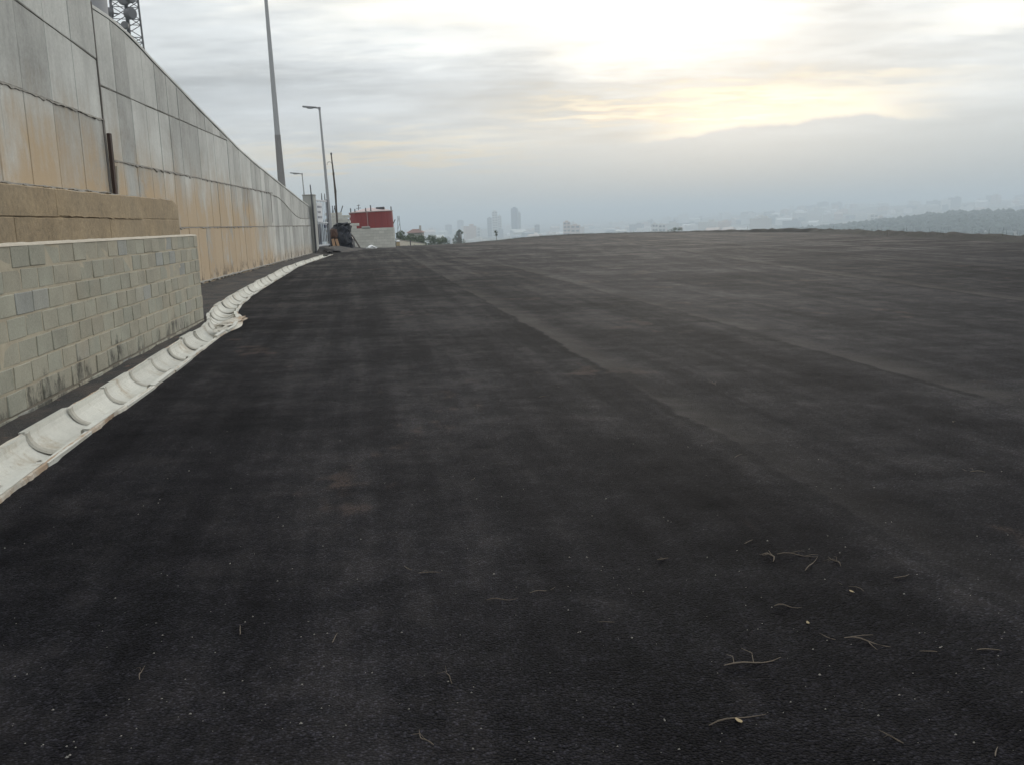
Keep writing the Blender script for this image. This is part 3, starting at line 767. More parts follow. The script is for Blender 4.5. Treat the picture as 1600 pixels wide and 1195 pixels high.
# tall pole and lamps
def pole_thing():
    b = at(441, 292, 46.5); h = 21
    t = thing('tall_pole', 'tall tapering grey pole with darker lower section standing behind the concrete wall', 'pole', (b.x, b.y, 2.5))
    z0 = b.z - 2.5
    lean = -.012
    seg = [(-.6, .205), (z0 + 2.4, .142)]
    obj('lower_section', tb([(lean * z, 0, z) for z, r_ in seg], [r_ for z, r_ in seg], 20), M('poled'), t, True)
    obj('upper_section', tb([(lean * (z0 + 2.4), 0, z0 + 2.4), (lean * 10.8, 0, 10.8), (lean * 14.5, 0, 14.5)], [.134, .072, .045], 20), M('pole'), t, True)
    obj('collar', tb([(lean * (z0 + 2.36), 0, z0 + 2.36), (lean * (z0 + 2.45), 0, z0 + 2.45)], [.146, .146], 20), M('poled'), t, True)
pole_thing()
def street_lamp(px, pytop, Y, base_z, arm, r_, label, lean):
    top = at(px, pytop, Y); h = top.z - base_z
    t = thing('street_lamp', label, 'street lamp', (top.x - lean * h, Y, base_z), 0, None)
    obj('pole', tb([(0, 0, 0), (lean * h * .5, 0, h * .5), (lean * h, 0, h)], [r_, r_ * .8, r_ * .5], 12), M('pole'), t, True)
    x = lean * h
    obj('arm', tb([(x + r_ * .6, 0, h - .03), (x - arm * .35, 0, h + arm * .04)], [r_ * .5, r_ * .42], 8), M('galv'), t, True)
    hd = obj('lamp_head', bx((0, 0, 0), (arm * .86, .22, .11), None, .035), M('galv'), t); hd.location = (x - arm * .62, 0, h + arm * .07); hd.rotation_euler = (0, R(6), 0)
    ln = lump('diffuser', (0, 0, 0), (arm * .27, .09, .075), M('sign'), 1, 2, .0, 0, t); ln.location = (x - arm * .55, 0, h + arm * .02)
    obj('collar', tb([(x, 0, h - .14), (x, 0, h + .05)], r_ * .66, 10), M('galv'), t)
street_lamp(499, 169, 66, -.3, 1.10, .125, 'grey street lamp with short arm standing just behind the gate', -.028)
street_lamp(472, 272, 96, -1.6, 1.15, .10, 'smaller distant street lamp rising behind the gate pillar', -.028)
# crooked stick pole with hook
s0 = at(527.5, 366, 65)
st = thing('crooked_pole', 'thin crooked wooden pole with a curled hook standing above the dark bundle', 'pole', (s0.x, 65, -.1))
P = [at(528, 385, 65), at(527, 350, 65), at(525, 318, 65), at(524, 300, 65), at(521, 272, 65), at(517.5, 242, 65)]
loc = lambda p: Vector((p.x - s0.x, p.y - 65, p.z + .1))
obj('shaft', tb([loc(p) for p in P], [.075, .07, .062, .075, .055, .04], 8), M('stick'), st)
for q, rr in ((3, .085), (4, .07)): obj('knot', tb([loc(P[q]) - Vector((0, 0, .08)), loc(P[q]) + Vector((0, 0, .08))], rr, 7), M('stick'), st)
hk = at(518.5, 257, 65); c_ = loc(hk)
obj('hook', tb([c_ + Vector((.16 * math.cos(a) - .16, 0, .16 * math.sin(a))) for a in [0 + k * .42 for k in range(9)]], .014, 6), M('dmetal'), st)
obj('tip', tb([loc(P[-1]) - Vector((0, 0, .02)), loc(P[-1]) + Vector((0, 0, .12))], .06, 8), M('dmetal'), st)

# bundle of tarps and boards
bc = at(534, 386, 61.5)
bt = thing('tarp_bundle', 'dark bundle of tarps and scrap heaped beside the gate', 'bundle', (bc.x, bc.y, 0))
lump('tarp', (.08, 0, .74), (.58, .5, .76), M('tarp'), 2, 4, .42, 0, bt, 2.3, .6)
lump('sack', (-.42, -.15, .72), (.24, .4, .74), M('tarp'), 5, 3, .2, 0, bt, 1.9, .5)
lump('folded_tarp', (.16, .1, 1.46), (.44, .45, .24), M('tarp'), 11, 4, .6, 0, bt, 2.2, .5)
lump('sack', (.56, .05, .42), (.24, .4, .46), M('tarp'), 17, 3, .3, 0, bt, 1.9, .6)
lump('brown_sack', (-.36, -.50, 1.02), (.20, .16, .34), simple('brown_cloth', (.085, .045, .03), .9, .6, 5), 7, 3, .5, 0, bt, 2.0, .6)
for k, (dx, rot) in enumerate(((-.30, -12), (-.02, -16))):
    o = obj('wood_board', bx((0, 0, .37), (.17, .035, .78), None, .004), M('wood')); o.location = (bc.x + dx, bc.y - .78, .0); o.rotation_euler = (R(-14), R(rot), 0)
    tag(o, ['short reddish brown board leaning on the bundle, the one nearer the gate', 'short reddish brown board leaning on the bundle, the one nearer the stick'][k], 'board')
tag(obj('leaning_stick', tb([at(550, 368, 61.3), at(556, 377, 61), at(562, 387, 60.7)], [.05, .055, .05], 7), M('stick')), 'dark stick leaning from the bundle down to the asphalt', 'stick')
rg = at(580, 386.5, 63); o = lump('white_rag', (rg.x, rg.y, lot_z(rg.x, rg.y) + .05), (.30, .25, .14), M('white'), 4, 3, .6); tag(o, 'crumpled white rag lying on the asphalt before the stepped wall', 'rag')

# stepped block wall and the red tank behind it
def build_stepped():
    Y = 68.5
    t = thing('stepped_wall', 'pale grey block wall stepping down in front of the red tank', 'wall', (at(520, 386, Y).x, Y, -.3))
    x0 = at(516, 386, Y).x; xe = at(618, 386, Y).x; ox = t.location.x
    tops = [(516, 337), (526, 333), (536, 333), (544, 339), (551, 345), (560, 346), (564, 353.5), (618, 356.5)]
    H = [2.45, 2.45, 2.2, 2.0]
    def topz(x):
        px = 516 + (x - x0) / (xe - x0) * 102
        for lim, yy in ((526, 333), (541, 332), (548, 337), (554, 342), (561, 347)):
            if px < lim: return at(px, yy, Y).z
        return at(600, 355, Y).z
    bw, bh = .40, .20; me = {}
    z = -.3; row = 0
    while z < 2.8:
        x = x0 - (.2 if row % 2 else 0)
        while x < xe - .05:
            w = min(bw, xe - x)
            if z + bh <= topz(x + w / 2) + .06 and w > .08:
                k = round(w, 2)
                if k not in me:
                    b_ = bx((0, 0, 0), (w - .012, .15, bh - .012), None, .006); mm = bpy.data.meshes.new('block'); b_.to_mesh(mm); b_.free(); mm.materials.append(M('plaster')); me[k] = mm
                o = obj('block', me[k], None, t); o.location = (x + w / 2 - ox, random.uniform(-.008, .008), z + bh / 2 + .3)
            x += w
        z += bh; row += 1
    bm = bmesh.new()
    box(bm, ((x0 + xe) / 2 - ox, .01, .66 + .15), (xe - x0 - .03, .12, 1.60)); box(bm, (x0 - ox + .80, .01, 1.2), (1.5, .12, 2.2))
    obj('mortar_core', bm, M('plaster2'), t)
    obj('mortar_patch', bx((at(572, 360, Y).x - ox, -.06, 1.66), (.62, .10, .16), None, .03), M('plaster2'), t)
build_stepped()
def build_tank():
    Y = 86; c0 = at(577.5, 340, Y); rad = (at(612, 340, Y) - at(543, 340, Y)).x / 2
    zt = at(600, 331, Y).z; base = -3.0
    t = thing('water_tank', 'round red metal tank with pale shallow roof behind the block wall', 'tank', (c0.x, Y + rad, base)); t.rotation_euler = (0, R(-1.5), 0)
    n = 40; hh = zt - base
    # plates of the shell
    for k in range(20):
        a0, a1 = 2 * math.pi * k / 20, 2 * math.pi * (k + 1) / 20; bm = bmesh.new(); cols = []
        for i in range(4):
            a = lerp(a0 + .004, a1 - .004, i / 3)
            cols.append([bm.verts.new((rr * math.cos(a), rr * math.sin(a), z)) for rr, z in ((rad, 0), (rad, hh), (rad - .02, hh), (rad - .02, 0))])
        for q1, q2 in zip(cols, cols[1:]):
            for i in range(4): bm.faces.new((q1[i], q2[i], q2[(i + 1) % 4], q1[(i + 1) % 4]))
        bm.faces.new(cols[0]); bm.faces.new(cols[-1][::-1]); obj('plate', bm, M('red'), t)
    bm = bmesh.new(); tube(bm, [(0, 0, 0), (0, 0, hh - .02)], rad - .03, n); obj('lining', bm, M('dmetal'), t)
    bm = bmesh.new(); tube(bm, [(0, 0, hh - .01), (0, 0, hh + .06), (0, 0, hh + .34), (0, 0, hh + .42)], [rad + .06, rad + .06, rad * .35, .1], n); rf = obj('roof', bm, M('roofp'), t)
    obj('hatch', bx((1.0, -.6, hh + .30), (.75, .6, .22), None, .02), M('dmetal'), rf)
    for px, hgt in ((548, .35), (556, .25), (574, .28), (582, .5), (611, .3)):
        x = at(px, 331, Y).x - c0.x; x = max(-rad + .05, min(rad - .05, x)); y = -math.sqrt(max(0, rad * rad - x * x)) * .98
        obj('railing_post', tb([(x, y, hh), (x, y, hh + hgt + .1)], .05, 6), M('dmetal'), t)
    x = at(577, 350, Y).x - c0.x
    obj('ladder_rail', tb([(x, -rad - .06, 0), (x, -rad - .06, hh + .1)], .025, 6), M('roofp'), t)
    # lopsided bracket on top
    tag(obj('rod', tb([at(613, 353, 88), at(617.5, 343.5, 88)], .045, 6), M('dmetal')), 'thin rod slanting up beside the red tank', 'rod')
build_tank()

# ------------------------------------------------------------------ foliage
def leaf_cloud(name, parent, blobs, n, size, m_, seed=1):
    rnd = random.Random(seed); vs, fs = [], []
    for c, s in blobs:
        for k in range(int(n / len(blobs))):
            while True:
                p = Vector((rnd.uniform(-1, 1), rnd.uniform(-1, 1), rnd.uniform(-1, 1)))
                if p.length < 1 and rnd.random() < .25 + p.length: break
            if nz(p.x * 2.1 + c[0], p.y * 2.1 + c[1], p.z * 2.1 + seed) < -.16: continue
            q = Vector((c[0] + p.x * s[0], c[1] + p.y * s[1], c[2] + p.z * s[2])); a = Vector((rnd.gauss(0, 1), rnd.gauss(0, 1), rnd.gauss(0, 1))).normalized(); b_ = a.orthogonal().normalized(); sz = size * rnd.uniform(.5, 1.3); i = len(vs)
            vs += [q - a * sz, q + b_ * sz * .4, q + a * sz, q - b_ * sz * .4]; fs.append((i, i + 1, i + 2, i + 3))
    return raw(name, vs, fs, m_, parent)
# antenna-like shrub on the tank, small aerial
ap = at(559, 332, 88)
ae = thing('aerial', 'small bushy aerial mast above the red tank roof', 'aerial', (ap.x, 88.6, ap.z - 3.5))
obj('mast', tb([(0, 0, 0), (0, 0, 4.2)], .03, 6), M('dmetal'), ae)
for k, (zz, w) in enumerate(((3.6, .35), (3.85, .45), (4.1, .30))): obj('rod', tb([(-w / 2, 0, zz), (w / 2, .0, zz + .04)], .022, 5), M('dmetal'), ae)
def lattice_mast(px, ytop, Y, h, w, label):
    tp = at(px, ytop, Y); t = thing('lattice_mast', label, 'mast', (tp.x, Y, tp.z - h)); 
    for sx in (-1, 1): obj('leg', tb([(sx * w / 2, 0, 0), (sx * w * .1, 0, h)], .05, 5), M('dmetal'), t)
    for k in range(6): z = h * k / 6; ww = w * (.5 - .4 * k / 6); obj('brace', tb([(-ww, 0, z), (ww * .9, 0, z + h / 6)], .035, 5), M('dmetal'), t)
lattice_mast(521, 322, 110, 7, 1.2, 'thin lattice mast standing behind the stepped block wall'); 
lattice_mast(622.5, 338, 210, 9, 1.3, 'faint thin mast rising right of the red tank')
tag(obj('rod', tb([at(532, 334, 69), at(535.5, 322, 69)], .035, 6), M('dmetal')), 'short bent rod sticking out of the stepped block wall', 'rod')

def tree(name, label, px, ytop, Y, base_z, spread, n, size, seed, stem=True, group=None, blobs=None, cat='tree'):
    tp = at(px, ytop, Y); h = tp.z - base_z
    t = thing(name, label, cat, (tp.x, Y, base_z), 0, group)
    rnd = random.Random(seed)
    bl = blobs or [((rnd.uniform(-.5, .5) * spread, rnd.uniform(-.5, .5) * spread, h * rnd.uniform(.55, .9)), (spread * rnd.uniform(.3, .5), spread * .45, h * rnd.uniform(.12, .2))) for _ in range(9)]
    leaf_cloud('crown', t, bl, n, size, M('leaf'), seed)
    bm = bmesh.new(); tube(bm, [(0, 0, -.3), (.02 * h, 0, h * .4), (-.01 * h, 0, h * .82)], [h * .03, h * .022, h * .008], 7)
    for c, s in bl[:6]: tube(bm, [(.01 * h, 0, h * .35), (c[0] * .6, c[1] * .6, c[2] - s[2] * .4), c], [h * .014, h * .008, h * .003], 5)
    obj('trunk', bm, M('bark'), t)
    return t
# leaning eucalyptus against the city, and bushes before it
Y = 330; b = terrain(at(717, 380, Y).x, Y); tp = at(717, 360, Y); h = tp.z - b
S = lambda px, py: (at(px, py, Y).x - tp.x, 0, at(px, py, Y).z - b)
eb = [(S(718, 361.5), (.7, 1, .5)), (S(715, 365), (.55, 1, .8)), (S(722, 364), (.45, .8, .4)), (S(713, 371), (.8, 1, 1.1)), (S(710.5, 377), (.9, 1, 1.2)), (S(719, 374), (.6, 1, .8)), (S(722, 379), (1.3, 1, 1.2)), (S(714, 381), (1.6, 1, 1.0))]
tree('eucalyptus_tree', 'lone ragged eucalyptus tree standing beyond the far edge of the yard', 717, 360, Y, b, 3, 2600, .2, 4, blobs=eb)
for k, (px, yt, Y, sp, lab) in enumerate(((626, 361, 150, 3.2, 'dark bushy tree beside the red tank and red-roofed house'), (641, 366, 170, 4.5, 'broad dark tree in front of the red-roofed house'),
                                     (675, 367, 190, 4.0, 'rounded dark tree just right of the red-roofed house'), (690, 371, 185, 4.6, 'low rounded dark tree sloping down beside the red-roofed house'), (657, 368, 165, 3.0, 'small dark tree below the red-tiled roof'))):
    x = at(px, yt, Y).x; bz = terrain(x, Y); h = at(px, yt, Y).z - bz; rnd = random.Random(k)
    bl = [((rnd.uniform(-.5, .5) * sp, rnd.uniform(-1, 1), h - 1.0 - rnd.random() * (h * .5)), (sp * .28, 1.2, .9)) for _ in range(9)] + [((0, 0, h - .7), (sp * .25, 1, .7))]
    tree('bushy_tree', lab, px, yt, Y, bz, sp, 3000, .20, 20 + k, blobs=bl, group='dark trees around the red-roofed house')
def shrub(px, ytop, Y, w, lab, seed, size=.05, n=500):
    tp = at(px, ytop, Y); bz = lot_z(tp.x, Y) - .6; h = tp.z - bz
    t = thing('shrub', lab, 'shrub', (tp.x, Y, bz)); rnd = random.Random(seed)
    leaf_cloud('foliage', t, [((rnd.uniform(-.5, .5) * w, rnd.uniform(-.3, .3), h - .12 - abs(rnd.random()) * .25), (w * .25, .25, .14)) for _ in range(7)], n, size, M('leaf'), seed)
    bm = bmesh.new()
    for k in range(4): tube(bm, [(0, 0, 0), (rnd.uniform(-.4, .4) * w, 0, h - .1)], [.03, .008], 5)
    obj('stem', bm, M('bark'), t)
shrub(1055, 355.5, 89, 1.1, 'low dark shrub on the yard edge in front of the white block', 2)
tp = at(775, 361, 92); sp = thing('sapling', 'thin sapling with a tuft of leaves at the far yard edge', 'sapling', (tp.x, 92, -1.6)); h = tp.z + 1.6
obj('stem', tb([(0, 0, 0), (.02, 0, h * .5), (0, 0, h)], [.03, .025, .01], 6), M('bark'), sp)
leaf_cloud('leaves', sp, [((0, 0, h - .12), (.16, .16, .18)), ((.02, 0, h - .4), (.10, .1, .12))], 160, .07, M('leaf'), 9)
shrub(845, 368, 88, .5, 'tiny shrub on the far yard edge below the rose-coloured blocks', 5, .04, 200)
for k, (px, yt, Y, lab) in enumerate(((1168, 354, 82, 'tall dry stalk rising from the far corner of the soil bank'), (1386, 359, 50, 'dry stalk standing on the soil bank in front of the wooded hill'), (1445, 363, 46, 'slender dry stalk on the grassiest stretch of the soil bank'))):
    tp = at(px, yt, Y); o = tb([(tp.x, Y, lot_z(tp.x, Y)), (tp.x + .03, Y, tp.z * .6), (tp.x, Y, tp.z)], [.012, .010, .004], 5); tag(obj('dry_stalk', o, M('stick')), lab, 'stalk')

# low parapet, post and red-roofed house left of centre
Y = 92; x0, x1 = at(620, 384, Y).x, at(664, 384, Y).x
pw = thing('parapet', 'low pale parapet wall running down behind the far yard edge', 'wall', (x0, Y, -1.5))
za, zb = at(620, 375, Y).z + 1.5, at(664, 382, Y).z + 1.5
raw('wall_body', [(0, 0, 0), (x1 - x0, 0, 0), (x1 - x0, 0, zb), (0, 0, za), (0, .2, 0), (x1 - x0, .2, 0), (x1 - x0, .2, zb), (0, .2, za)], [(0, 1, 2, 3), (7, 6, 5, 4), (3, 2, 6, 7), (1, 5, 6, 2), (0, 3, 7, 4)], simple('cream_render', (.78, .75, .64), .9, .12, 1), pw)
raw('coping', [(-.03, -.03, za), (x1 - x0, -.03, zb), (x1 - x0, -.03, zb + .06), (-.03, -.03, za + .06), (-.03, .23, za), (x1 - x0, .23, zb), (x1 - x0, .23, zb + .06), (-.03, .23, za + .06)], [(0, 1, 2, 3), (7, 6, 5, 4), (3, 2, 6, 7), (1, 5, 6, 2), (0, 3, 7, 4), (0, 4, 5, 1)], M('plaster2'), pw)
p_ = at(641, 375, 80); tag(obj('marker_post', tb([(p_.x, 80, lot_z(p_.x, 80) - .2), (p_.x, 80, p_.z)], .045, 8), M('dmetal')), 'short dark post standing in front of the pale parapet', 'post')
p_ = at(622, 378, 76); bl = thing('bollard', 'short yellowish bollard at the end of the stepped block wall', 'bollard', (p_.x, 76, lot_z(p_.x, 76) - .1))
obj('shaft', tb([(0, 0, 0), (0, 0, .50)], [.16, .13], 12), simple('yellowed_concrete', (.38, .30, .18), .9), bl); obj('cap', tb([(0, 0, .50), (0, 0, .58), (0, 0, .64)], [.17, .17, .08], 12), M('white'), bl)
def house(px0, px1, ye, yr, Y, lab):
    c = at((px0 + px1) / 2, ye, Y); w = at(px1, ye, Y).x - at(px0, ye, Y).x; base = terrain(c.x, Y) - 1; zr = at(px0, yr, Y).z - base; ze = c.z - base
    t = thing('house', lab, 'house', (c.x, Y, base)); obj('wall', bx((0, 3, ze / 2), (w, 6, ze), None, .02), M('plaster2'), t)
    v = [(-w / 2 - .4, -.4, ze - .05), (w / 2 + .4, -.4, ze - .05), (w / 2 + .4, 6.4, ze - .05), (-w / 2 - .4, 6.4, ze - .05), (-w / 2 + .9, 3, zr), (w / 2 - .9, 3, zr)]
    rf = raw('roof', v, [(0, 1, 5, 4), (1, 2, 5), (2, 3, 4, 5), (3, 0, 4), (3, 2, 1, 0)], M('terracotta'), t)
    obj('chimney', bx((w / 2 - .5, 2.0, zr + .1), (.5, .5, 1.5), None, .01), M('plaster2'), rf)
    for k in range(3):
        f = obj('window', bx((-w / 2 + w * (k + .5) / 3, -.02, ze - 1.4), (.9, .08, .9), None, .01), M('plaster'), t); obj('pane', bx((-w / 2 + w * (k + .5) / 3, -.07, ze - 1.4), (.72, .03, .72)), M('glass'), f)
house(637, 659, 364, 359, 230, 'house with red tiled roof among the dark trees beyond the yard')

# ------------------------------------------------------------------ telecom tower and grey block above the wall
def telecom():
    Y = 118; c = at(197, 30, Y); t = thing('telecom_tower', 'steel lattice telecom tower with round drum antennas above the concrete wall', 'tower', (c.x, Y, -2), R(20))
    Hh = c.z + 2 + 16; w0, w1 = 2.3, 1.2
    W_ = lambda z: lerp(w0, w1, z / Hh)
    for sx, sy in ((-1, -1), (1, -1), (1, 1), (-1, 1)): obj('leg', tb([(sx * W_(0), sy * W_(0), 0), (sx * W_(Hh), sy * W_(Hh), Hh)], .11, 6), M('tower'), t)
    n = 22
    for k in range(n):
        z0, z1 = Hh * k / n, Hh * (k + 1) / n; bm = bmesh.new(); a, b_ = W_(z0), W_(z1)
        cs = [(-1, -1), (1, -1), (1, 1), (-1, 1)]
        for i in range(4):
            (ax, ay), (bx_, by) = cs[i], cs[(i + 1) % 4]
            tube(bm, [(ax * a, ay * a, z0), (bx_ * a, by * a, z0)], .05, 5); tube(bm, [(ax * a, ay * a, z0), (bx_ * b_, by * b_, z1)], .05, 5); tube(bm, [(bx_ * a, by * a, z0), (ax * b_, ay * b_, z1)], .05, 5)
        obj('bracing', bm, M('tower'), t)
    obj('cable_ladder', tb([(.2, -.9, 0), (.15, -.7, Hh)], .22, 6), M('dmetal'), t)
    Ri = Matrix.Rotation(-R(20), 3, 'Z')
    def drum(px, py, r_, ax, yo=-1.8):
        p = at(px, py, Y) - Vector((c.x, Y, -2)); p.y = yo; p = Ri @ p; d = Ri @ Vector(ax).normalized()
        o = obj('drum_antenna', tb([p - d * .5, p - d * .45, p + d * .35, p + d * .42], [r_ * .55, r_ * .97, r_, r_ * .9], 20), M('drum'), t, False)
        obj('bracket', tb([p, (p.x * .4, p.y * .4, p.z)], .09, 6), M('tower'), o)
    drum(213, 27, .66, (.9, -.6, 0)); drum(180, 25, .58, (-.8, -.5, 0)); drum(203, 3, .80, (.3, -1, 0)); drum(212, 3, .60, (.9, -.4, 0)); drum(205, 45, .42, (.2, -1, 0)); drum(186, -12, .6, (-.7, -.6, 0)); drum(197, -20, .8, (.4, -1, 0))
telecom()
gp = at(134, 10, 26.5)
g = thing('water_reservoir', 'smooth grey concrete structure rising above the retaining wall beside the telecom tower', 'structure', (gp.x - 2.05, 27.6, 4.5))
obj('shaft', tb([(0, 0, 0), (0, 0, 7.5)], 2.05, 40), M('shade'), g, True)
obj('rim', tb([(0, 0, 7.5), (0, 0, 7.8)], 2.2, 40), M('shade'), g)

# ------------------------------------------------------------------ city in the haze
def city_tower(px0, px1, ytop, Y, mt, lab, name='apartment_tower', crown=True, group=None):
    xc = (px0 + px1) / 2; c = at(xc, ytop, Y); w = at(px1, ytop, Y).x - at(px0, ytop, Y).x; base = terrain(c.x, Y) - 3; h = c.z - base
    t = thing(name, lab, 'building', (c.x, Y, base), R(random.uniform(-12, 12)), group); dp = w * random.uniform(.7, 1.1)
    obj('block', bx((0, dp / 2, h / 2), (w, dp, h)), M(mt), t)
    if crown: obj('plant_room', bx((0, dp / 2, h + h * .02), (w * .45, dp * .5, h * .05)), M(mt), t)
    nb = max(3, int(h / 6.5))
    bm = bmesh.new()
    for k in range(nb):
        z = h * (k + .5) / nb
        for sx in (-1, 1): box(bm, (sx * w * .25, -.15, z), (w * .34, .5, h / nb * .45))
    o = obj('window_bands', bm, M('glass'), t); o['kind'] = 'stuff'
CT = [(761, 768, 341, 2700, 'ct2', 'short grey tower, left of the trio of hazy city towers'), (768.5, 777, 331, 2650, 'ct0', 'tallest pale tower of the trio standing in the haze'), (777.5, 783, 338, 2750, 'ct0', 'slim pale tower, right of the trio of hazy city towers'),
      (798, 808, 326, 2800, 'ct1', 'tall slate blue tower, tallest in the hazy city'), (808.5, 813, 333, 2900, 'ct2', 'slim grey tower close against the tall slate blue tower'),
      (880, 891, 347, 1800, 'ct3', 'rose-coloured apartment block with stepped top seen over the yard crest'), (891.5, 906, 352, 1850, 'ct3', 'wider lower rose-coloured apartment block next to the stepped one'),
      (1019, 1028, 350, 1700, 'ct0', 'white apartment slab behind the low shrub, left one of the pair'), (1029, 1040, 351, 1720, 'ct0', 'white apartment slab behind the low shrub, right one of the pair'),
      (696, 706, 352, 3600, 'ct2', 'very faint grey tower behind the eucalyptus, the shorter one'), (714, 724, 345, 3600, 'ct2', 'very faint grey tower right above the eucalyptus'),
      (1360, 1372, 336, 2300, 'ct0', 'white block standing behind the wooded hill crest'), (1374, 1380, 338, 2350, 'ct3', 'narrow rose block standing behind the wooded hill crest'),
      (835, 843, 352, 2600, 'ct2', 'lone mid-height grey block between the slate tower and the rose blocks'), (740, 750, 356, 2400, 'ct0', 'low pale block between the eucalyptus and the trio of towers'),
      (1395, 1404, 325, 4000, 'ct0', 'pale tower on the hazy built-up ridge behind the wooded hill'), (1480, 1490, 322, 4300, 'ct2', 'grey tower on the hazy built-up ridge behind the wooded hill'), (1325, 1335, 331, 3900, 'ct0', 'pale tower on the lower end of the hazy ridge')]
for c in CT: city_tower(*c)
def far_houses():
    NM = {'ct0': 'pale', 'ct3': 'rose-tinted', 'ct2': 'grey', 'white': 'white'}
    rnd = random.Random(21); meshes = []
    for k in range(8):
        w, d_, h = rnd.uniform(9, 26), rnd.uniform(8, 16), rnd.choice([5, 6, 7, 9, 12, 16]); bm = bmesh.new(); box(bm, (0, 0, h / 2 - 2), (w, d_, h + 4))
        if k % 2:
            a = [bm.verts.new(v) for v in ((-w / 2 - .5, -d_ / 2 - .5, h), (w / 2 + .5, -d_ / 2 - .5, h), (w / 2 + .5, d_ / 2 + .5, h), (-w / 2 - .5, d_ / 2 + .5, h), (-w / 2 - .5, 0, h + 2.6), (w / 2 + .5, 0, h + 2.6))]
            for f in ((0, 1, 5, 4), (2, 3, 4, 5), (0, 4, 3), (1, 2, 5), (3, 2, 1, 0)): bm.faces.new([a[i] for i in f])
        else: box(bm, (w * .2, 0, h + 1), (w * .3, d_ * .4, 2))
        bmesh.ops.recalc_face_normals(bm, faces=bm.faces[:])
        for mt in ('ct0', 'ct3', 'ct2', 'white'):
            me = bpy.data.meshes.new('town_building'); bm.to_mesh(me); me.materials.append(M(mt)); me['desc'] = NM[mt] + (' pitched-roof' if k % 2 else ' flat-roofed'); meshes.append(me)
        bm.free()
    n = 0
    while n < 290:
        px = rnd.uniform(1000, 1640) if rnd.random() < .74 else rnd.uniform(640, 1010)
        Y = rnd.uniform(1500, 4600) if px < 1200 else rnd.uniform(2500, 4900)
        x = at(px, 340, Y).x; z = terrain(x, Y)
        if px > 1215 and Y < 2000: continue
        me = rnd.choice(meshes); o = obj('town_building', me, None); o.location = (x, Y, z); o.rotation_euler = (0, 0, rnd.uniform(-.6, .6)); s = rnd.uniform(1.0, 2.2); o.scale = (s, s, s * rnd.uniform(.7, 1.2))
        zone = 'on the hazy ridge behind the wooded hill' if px > 1215 else ('on the hazy slope left of the wooded hill' if px > 1000 else 'on the hazy valley floor around the city towers')
        tag(o, 'small ' + me['desc'] + ' town building ' + zone, 'building', 'small town buildings ' + zone); n += 1
far_houses()
def forest():
    rnd = random.Random(5); vs, fs = [], []
    ico = bmesh.new(); bmesh.ops.create_icosphere(ico, subdivisions=1, radius=1); iv = [v.co.copy() for v in ico.verts]; jf = [[v.index for v in f.verts] for f in ico.faces]; ico.free()
    n = 0
    while n < 3200:
        az = rnd.uniform(14.5, 40); r = rnd.uniform(1150, 2400); x, y = r * math.sin(R(az)), r * math.cos(R(az)); z = terrain(x, y)
        if math.exp(-((az - 27) / 8.6) ** 2 - ((r - 1800) / 460) ** 2) < rnd.uniform(.06, .3): continue
        s = rnd.uniform(3, 6.5); b_ = len(vs); sx = rnd.uniform(.8, 1.4)
        for v in iv: k = rnd.uniform(.7, 1.25); vs.append((x + v.x * s * k * sx, y + v.y * s * k, z + s * .7 + v.z * s * k))
        fs += [tuple(b_ + i for i in f) for f in jf]; n += 1
    tag(raw('forest', vs, fs, M('wood_far')), 'dark woodland covering the spur of hill beyond the yard', 'forest', kind='stuff')
forest()

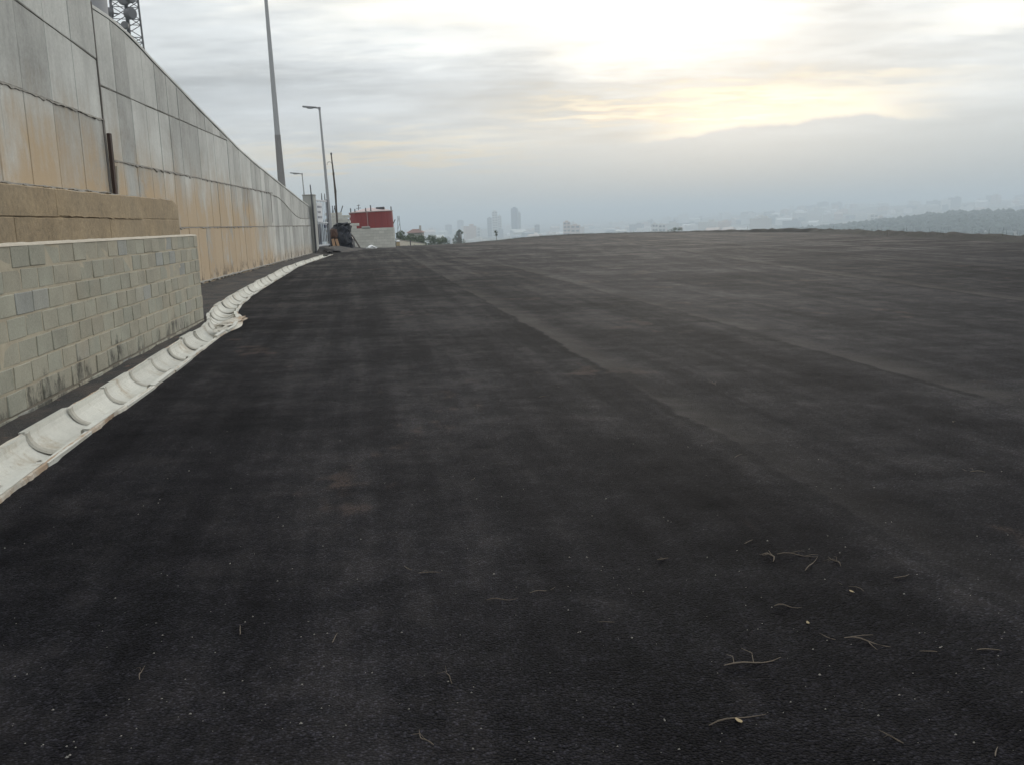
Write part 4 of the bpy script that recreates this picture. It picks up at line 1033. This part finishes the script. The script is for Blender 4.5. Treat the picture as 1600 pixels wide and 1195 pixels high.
# ------------------------------------------------------------------ litter on the asphalt
def litter():
    rnd = random.Random(13)
    def gz(x, y): return lot_z(x, y) + relief(lane_u(x, y) + .12 * nz(0, y * .5)) + .006
    def gp(px, py):
        d = fw + cr * ((px - 800) / FPX) - cu * ((py - 597.5) / FPX); t_ = -EYE / d.z; return Vector((d.x * t_, d.y * t_))
    def twig(px, py, L, ang, r_, fork, lab, grp):
        c = gp(px, py); pts = []; bend = rnd.uniform(-.5, .5); a = ang; p = Vector((c.x, c.y)) - Vector((math.cos(a), math.sin(a))) * L / 2
        for k in range(7):
            pts.append((p.x, p.y, gz(p.x, p.y) + r_ + (.006 * math.sin(k * 1.1) if L > .1 else 0))); a += bend * .3 + rnd.uniform(-.12, .12); p = p + Vector((math.cos(a), math.sin(a))) * L / 6
        r_ *= .72; bm = bmesh.new(); tube(bm, pts, [r_ * .6, r_, r_, r_ * .9, r_ * .8, r_ * .6, r_ * .3], 5)
        for f in range(fork):
            k = rnd.randrange(1, 5); b_ = a + rnd.choice((-1, 1)) * rnd.uniform(.5, 1.1); q = Vector(pts[k]); bl = L * rnd.uniform(.25, .5)
            tube(bm, [q, q + Vector((math.cos(b_) * bl * .5, math.sin(b_) * bl * .5, .01)), q + Vector((math.cos(b_ + .3) * bl, math.sin(b_ + .3) * bl, .004))], [r_ * .6, r_ * .5, r_ * .25], 4)
        tag(obj('twig', bm, M('twig')), lab, 'twig', grp)
    T = [(1148, 1125, .24, .25, .0035, 0, 'long bare curved twig next to a yellow dry leaf'), (1178, 1040, .26, -.1, .0035, 2, 'long branching pale twig lying on the dark asphalt'),
         (1213, 873, .17, .9, .004, 4, 'splayed tuft of dry twigs, the left one of the close pair'), (1245, 868, .22, -.2, .003, 2, 'dry forked sprig joined to the splayed tuft'),
         (1310, 880, .14, 1.2, .003, 3, 'small splayed sprig standing apart from the tuft'), (1270, 885, .22, .7, .0035, 0, 'dark bare twig curving away from the splayed tuft'),
         (1355, 1000, .20, -.25, .003, 3, 'greenish branching sprig on the dark asphalt'), (1228, 947, .13, .1, .003, 0, 'short straight twig between the leaf and the tuft'),
         (850, 928, .15, .02, .002, 0, 'single thin straw lying almost straight'), (785, 940, .16, -.1, .003, 0, 'dark bent twig beside the thin straw')]
    for q in T: twig(q[0], q[1], q[2] * .8, q[3] + .2, q[4], q[5], q[6], 'twigs lying on the asphalt')
    lab = 'small loose dry twig lying on the dark asphalt'
    for px, py in ((1037, 877), (1155, 714), (1340, 918), (1295, 1000), (1540, 1015), (1390, 1155), (1170, 850), (1120, 600), (1485, 660), (1520, 738), (560, 482), (740, 748), (520, 1000), (660, 1165), (210, 1055), (380, 985), (665, 895), (1110, 598), (855, 620), (1410, 905), (1450, 1020), (1550, 1180), (945, 975), (705, 1060), (640, 890)):
        twig(px + rnd.uniform(-6, 6), py, rnd.uniform(.05, .13) * (1 if py > 650 else 2.2), rnd.uniform(0, 3.14), rnd.uniform(.0016, .003), rnd.choice((0, 0, 1)), lab, 'twigs lying on the asphalt')
    def leaf(px, py, s, lab_):
        c = gp(px, py); z = gz(c.x, c.y) + .004; vs = []; n = 12; ra = rnd.uniform(0, 3)
        for i in range(n):
            a = 2 * math.pi * i / n; lx = math.cos(a) * s * 1.7; ly = math.sin(a) * s * .75 * (1 - .35 * math.cos(a)); zz = .35 * abs(ly) + .10 * lx * lx / s
            vs.append((c.x + lx * math.cos(ra) - ly * math.sin(ra), c.y + lx * math.sin(ra) + ly * math.cos(ra), z + zz))
        vs2 = [(x, y, zz - .0012) for x, y, zz in vs]
        tag(raw('dry_leaf', vs + vs2, [tuple(range(n)), tuple(range(2 * n - 1, n - 1, -1))] + [(i, n + i, n + (i + 1) % n, (i + 1) % n) for i in range(n)], M('leafdry')), lab_, 'leaf')
    leaf(1154, 1131, .009, 'small yellow dry leaf beside the long curved twig'); leaf(1262, 977, .007, 'tiny pale dry leaf on bare asphalt below the short twig'); leaf(1330, 928, .007, 'tiny curled dry leaf above the greenish sprig')
    # scattered grit and small stones
    vs, fs = [], []
    for k in range(420):
        px, py = rnd.uniform(0, 1600), 470 + 725 * rnd.random() ** .8; c = gp(px, py)
        if c.x < left_x(c.y) + .15: continue
        r_ = abs(rnd.gauss(0, .0016)) + .0011; z = gz(c.x, c.y) - .002; b_ = len(vs)
        for v in ((-1, -.6, 0), (1, -.5, 0), (.8, .9, 0), (-.7, .8, 0), (.1, 0, 1.1)): vs.append((c.x + v[0] * r_ * rnd.uniform(.6, 1.2), c.y + v[1] * r_ * rnd.uniform(.6, 1.2), z + v[2] * r_))
        fs += [(b_, b_ + 1, b_ + 4), (b_ + 1, b_ + 2, b_ + 4), (b_ + 2, b_ + 3, b_ + 4), (b_ + 3, b_, b_ + 4), (b_ + 3, b_ + 2, b_ + 1, b_)]
    tag(raw('grit', vs, fs, M('stone')), 'loose pale grit scattered over the asphalt', 'grit', kind='stuff')
litter()

# ------------------------------------------------------------------ haze
def haze():
    bm = bmesh.new(); box(bm, (0, 0, 0), (1, 1, 1)); o = obj('haze', bm, None); o.scale = (32000, 32000, 260); o.location = (0, 0, -55)
    mt = bpy.data.materials.new('haze'); mt.use_nodes = True; t = NT(mt.node_tree); t.n.clear(); out = t.new('ShaderNodeOutputMaterial'); v = t.new('ShaderNodeVolumePrincipled')
    v.inputs['Color'].default_value = (.70, .80, .885, 1); v.inputs['Density'].default_value = .00050; v.inputs['Anisotropy'].default_value = .25
    t.l.new(v.outputs[0], out.inputs['Volume']); o.data.materials.append(mt)
    tag(o, 'pale grey haze filling the valley air', 'haze', kind='stuff')
haze()
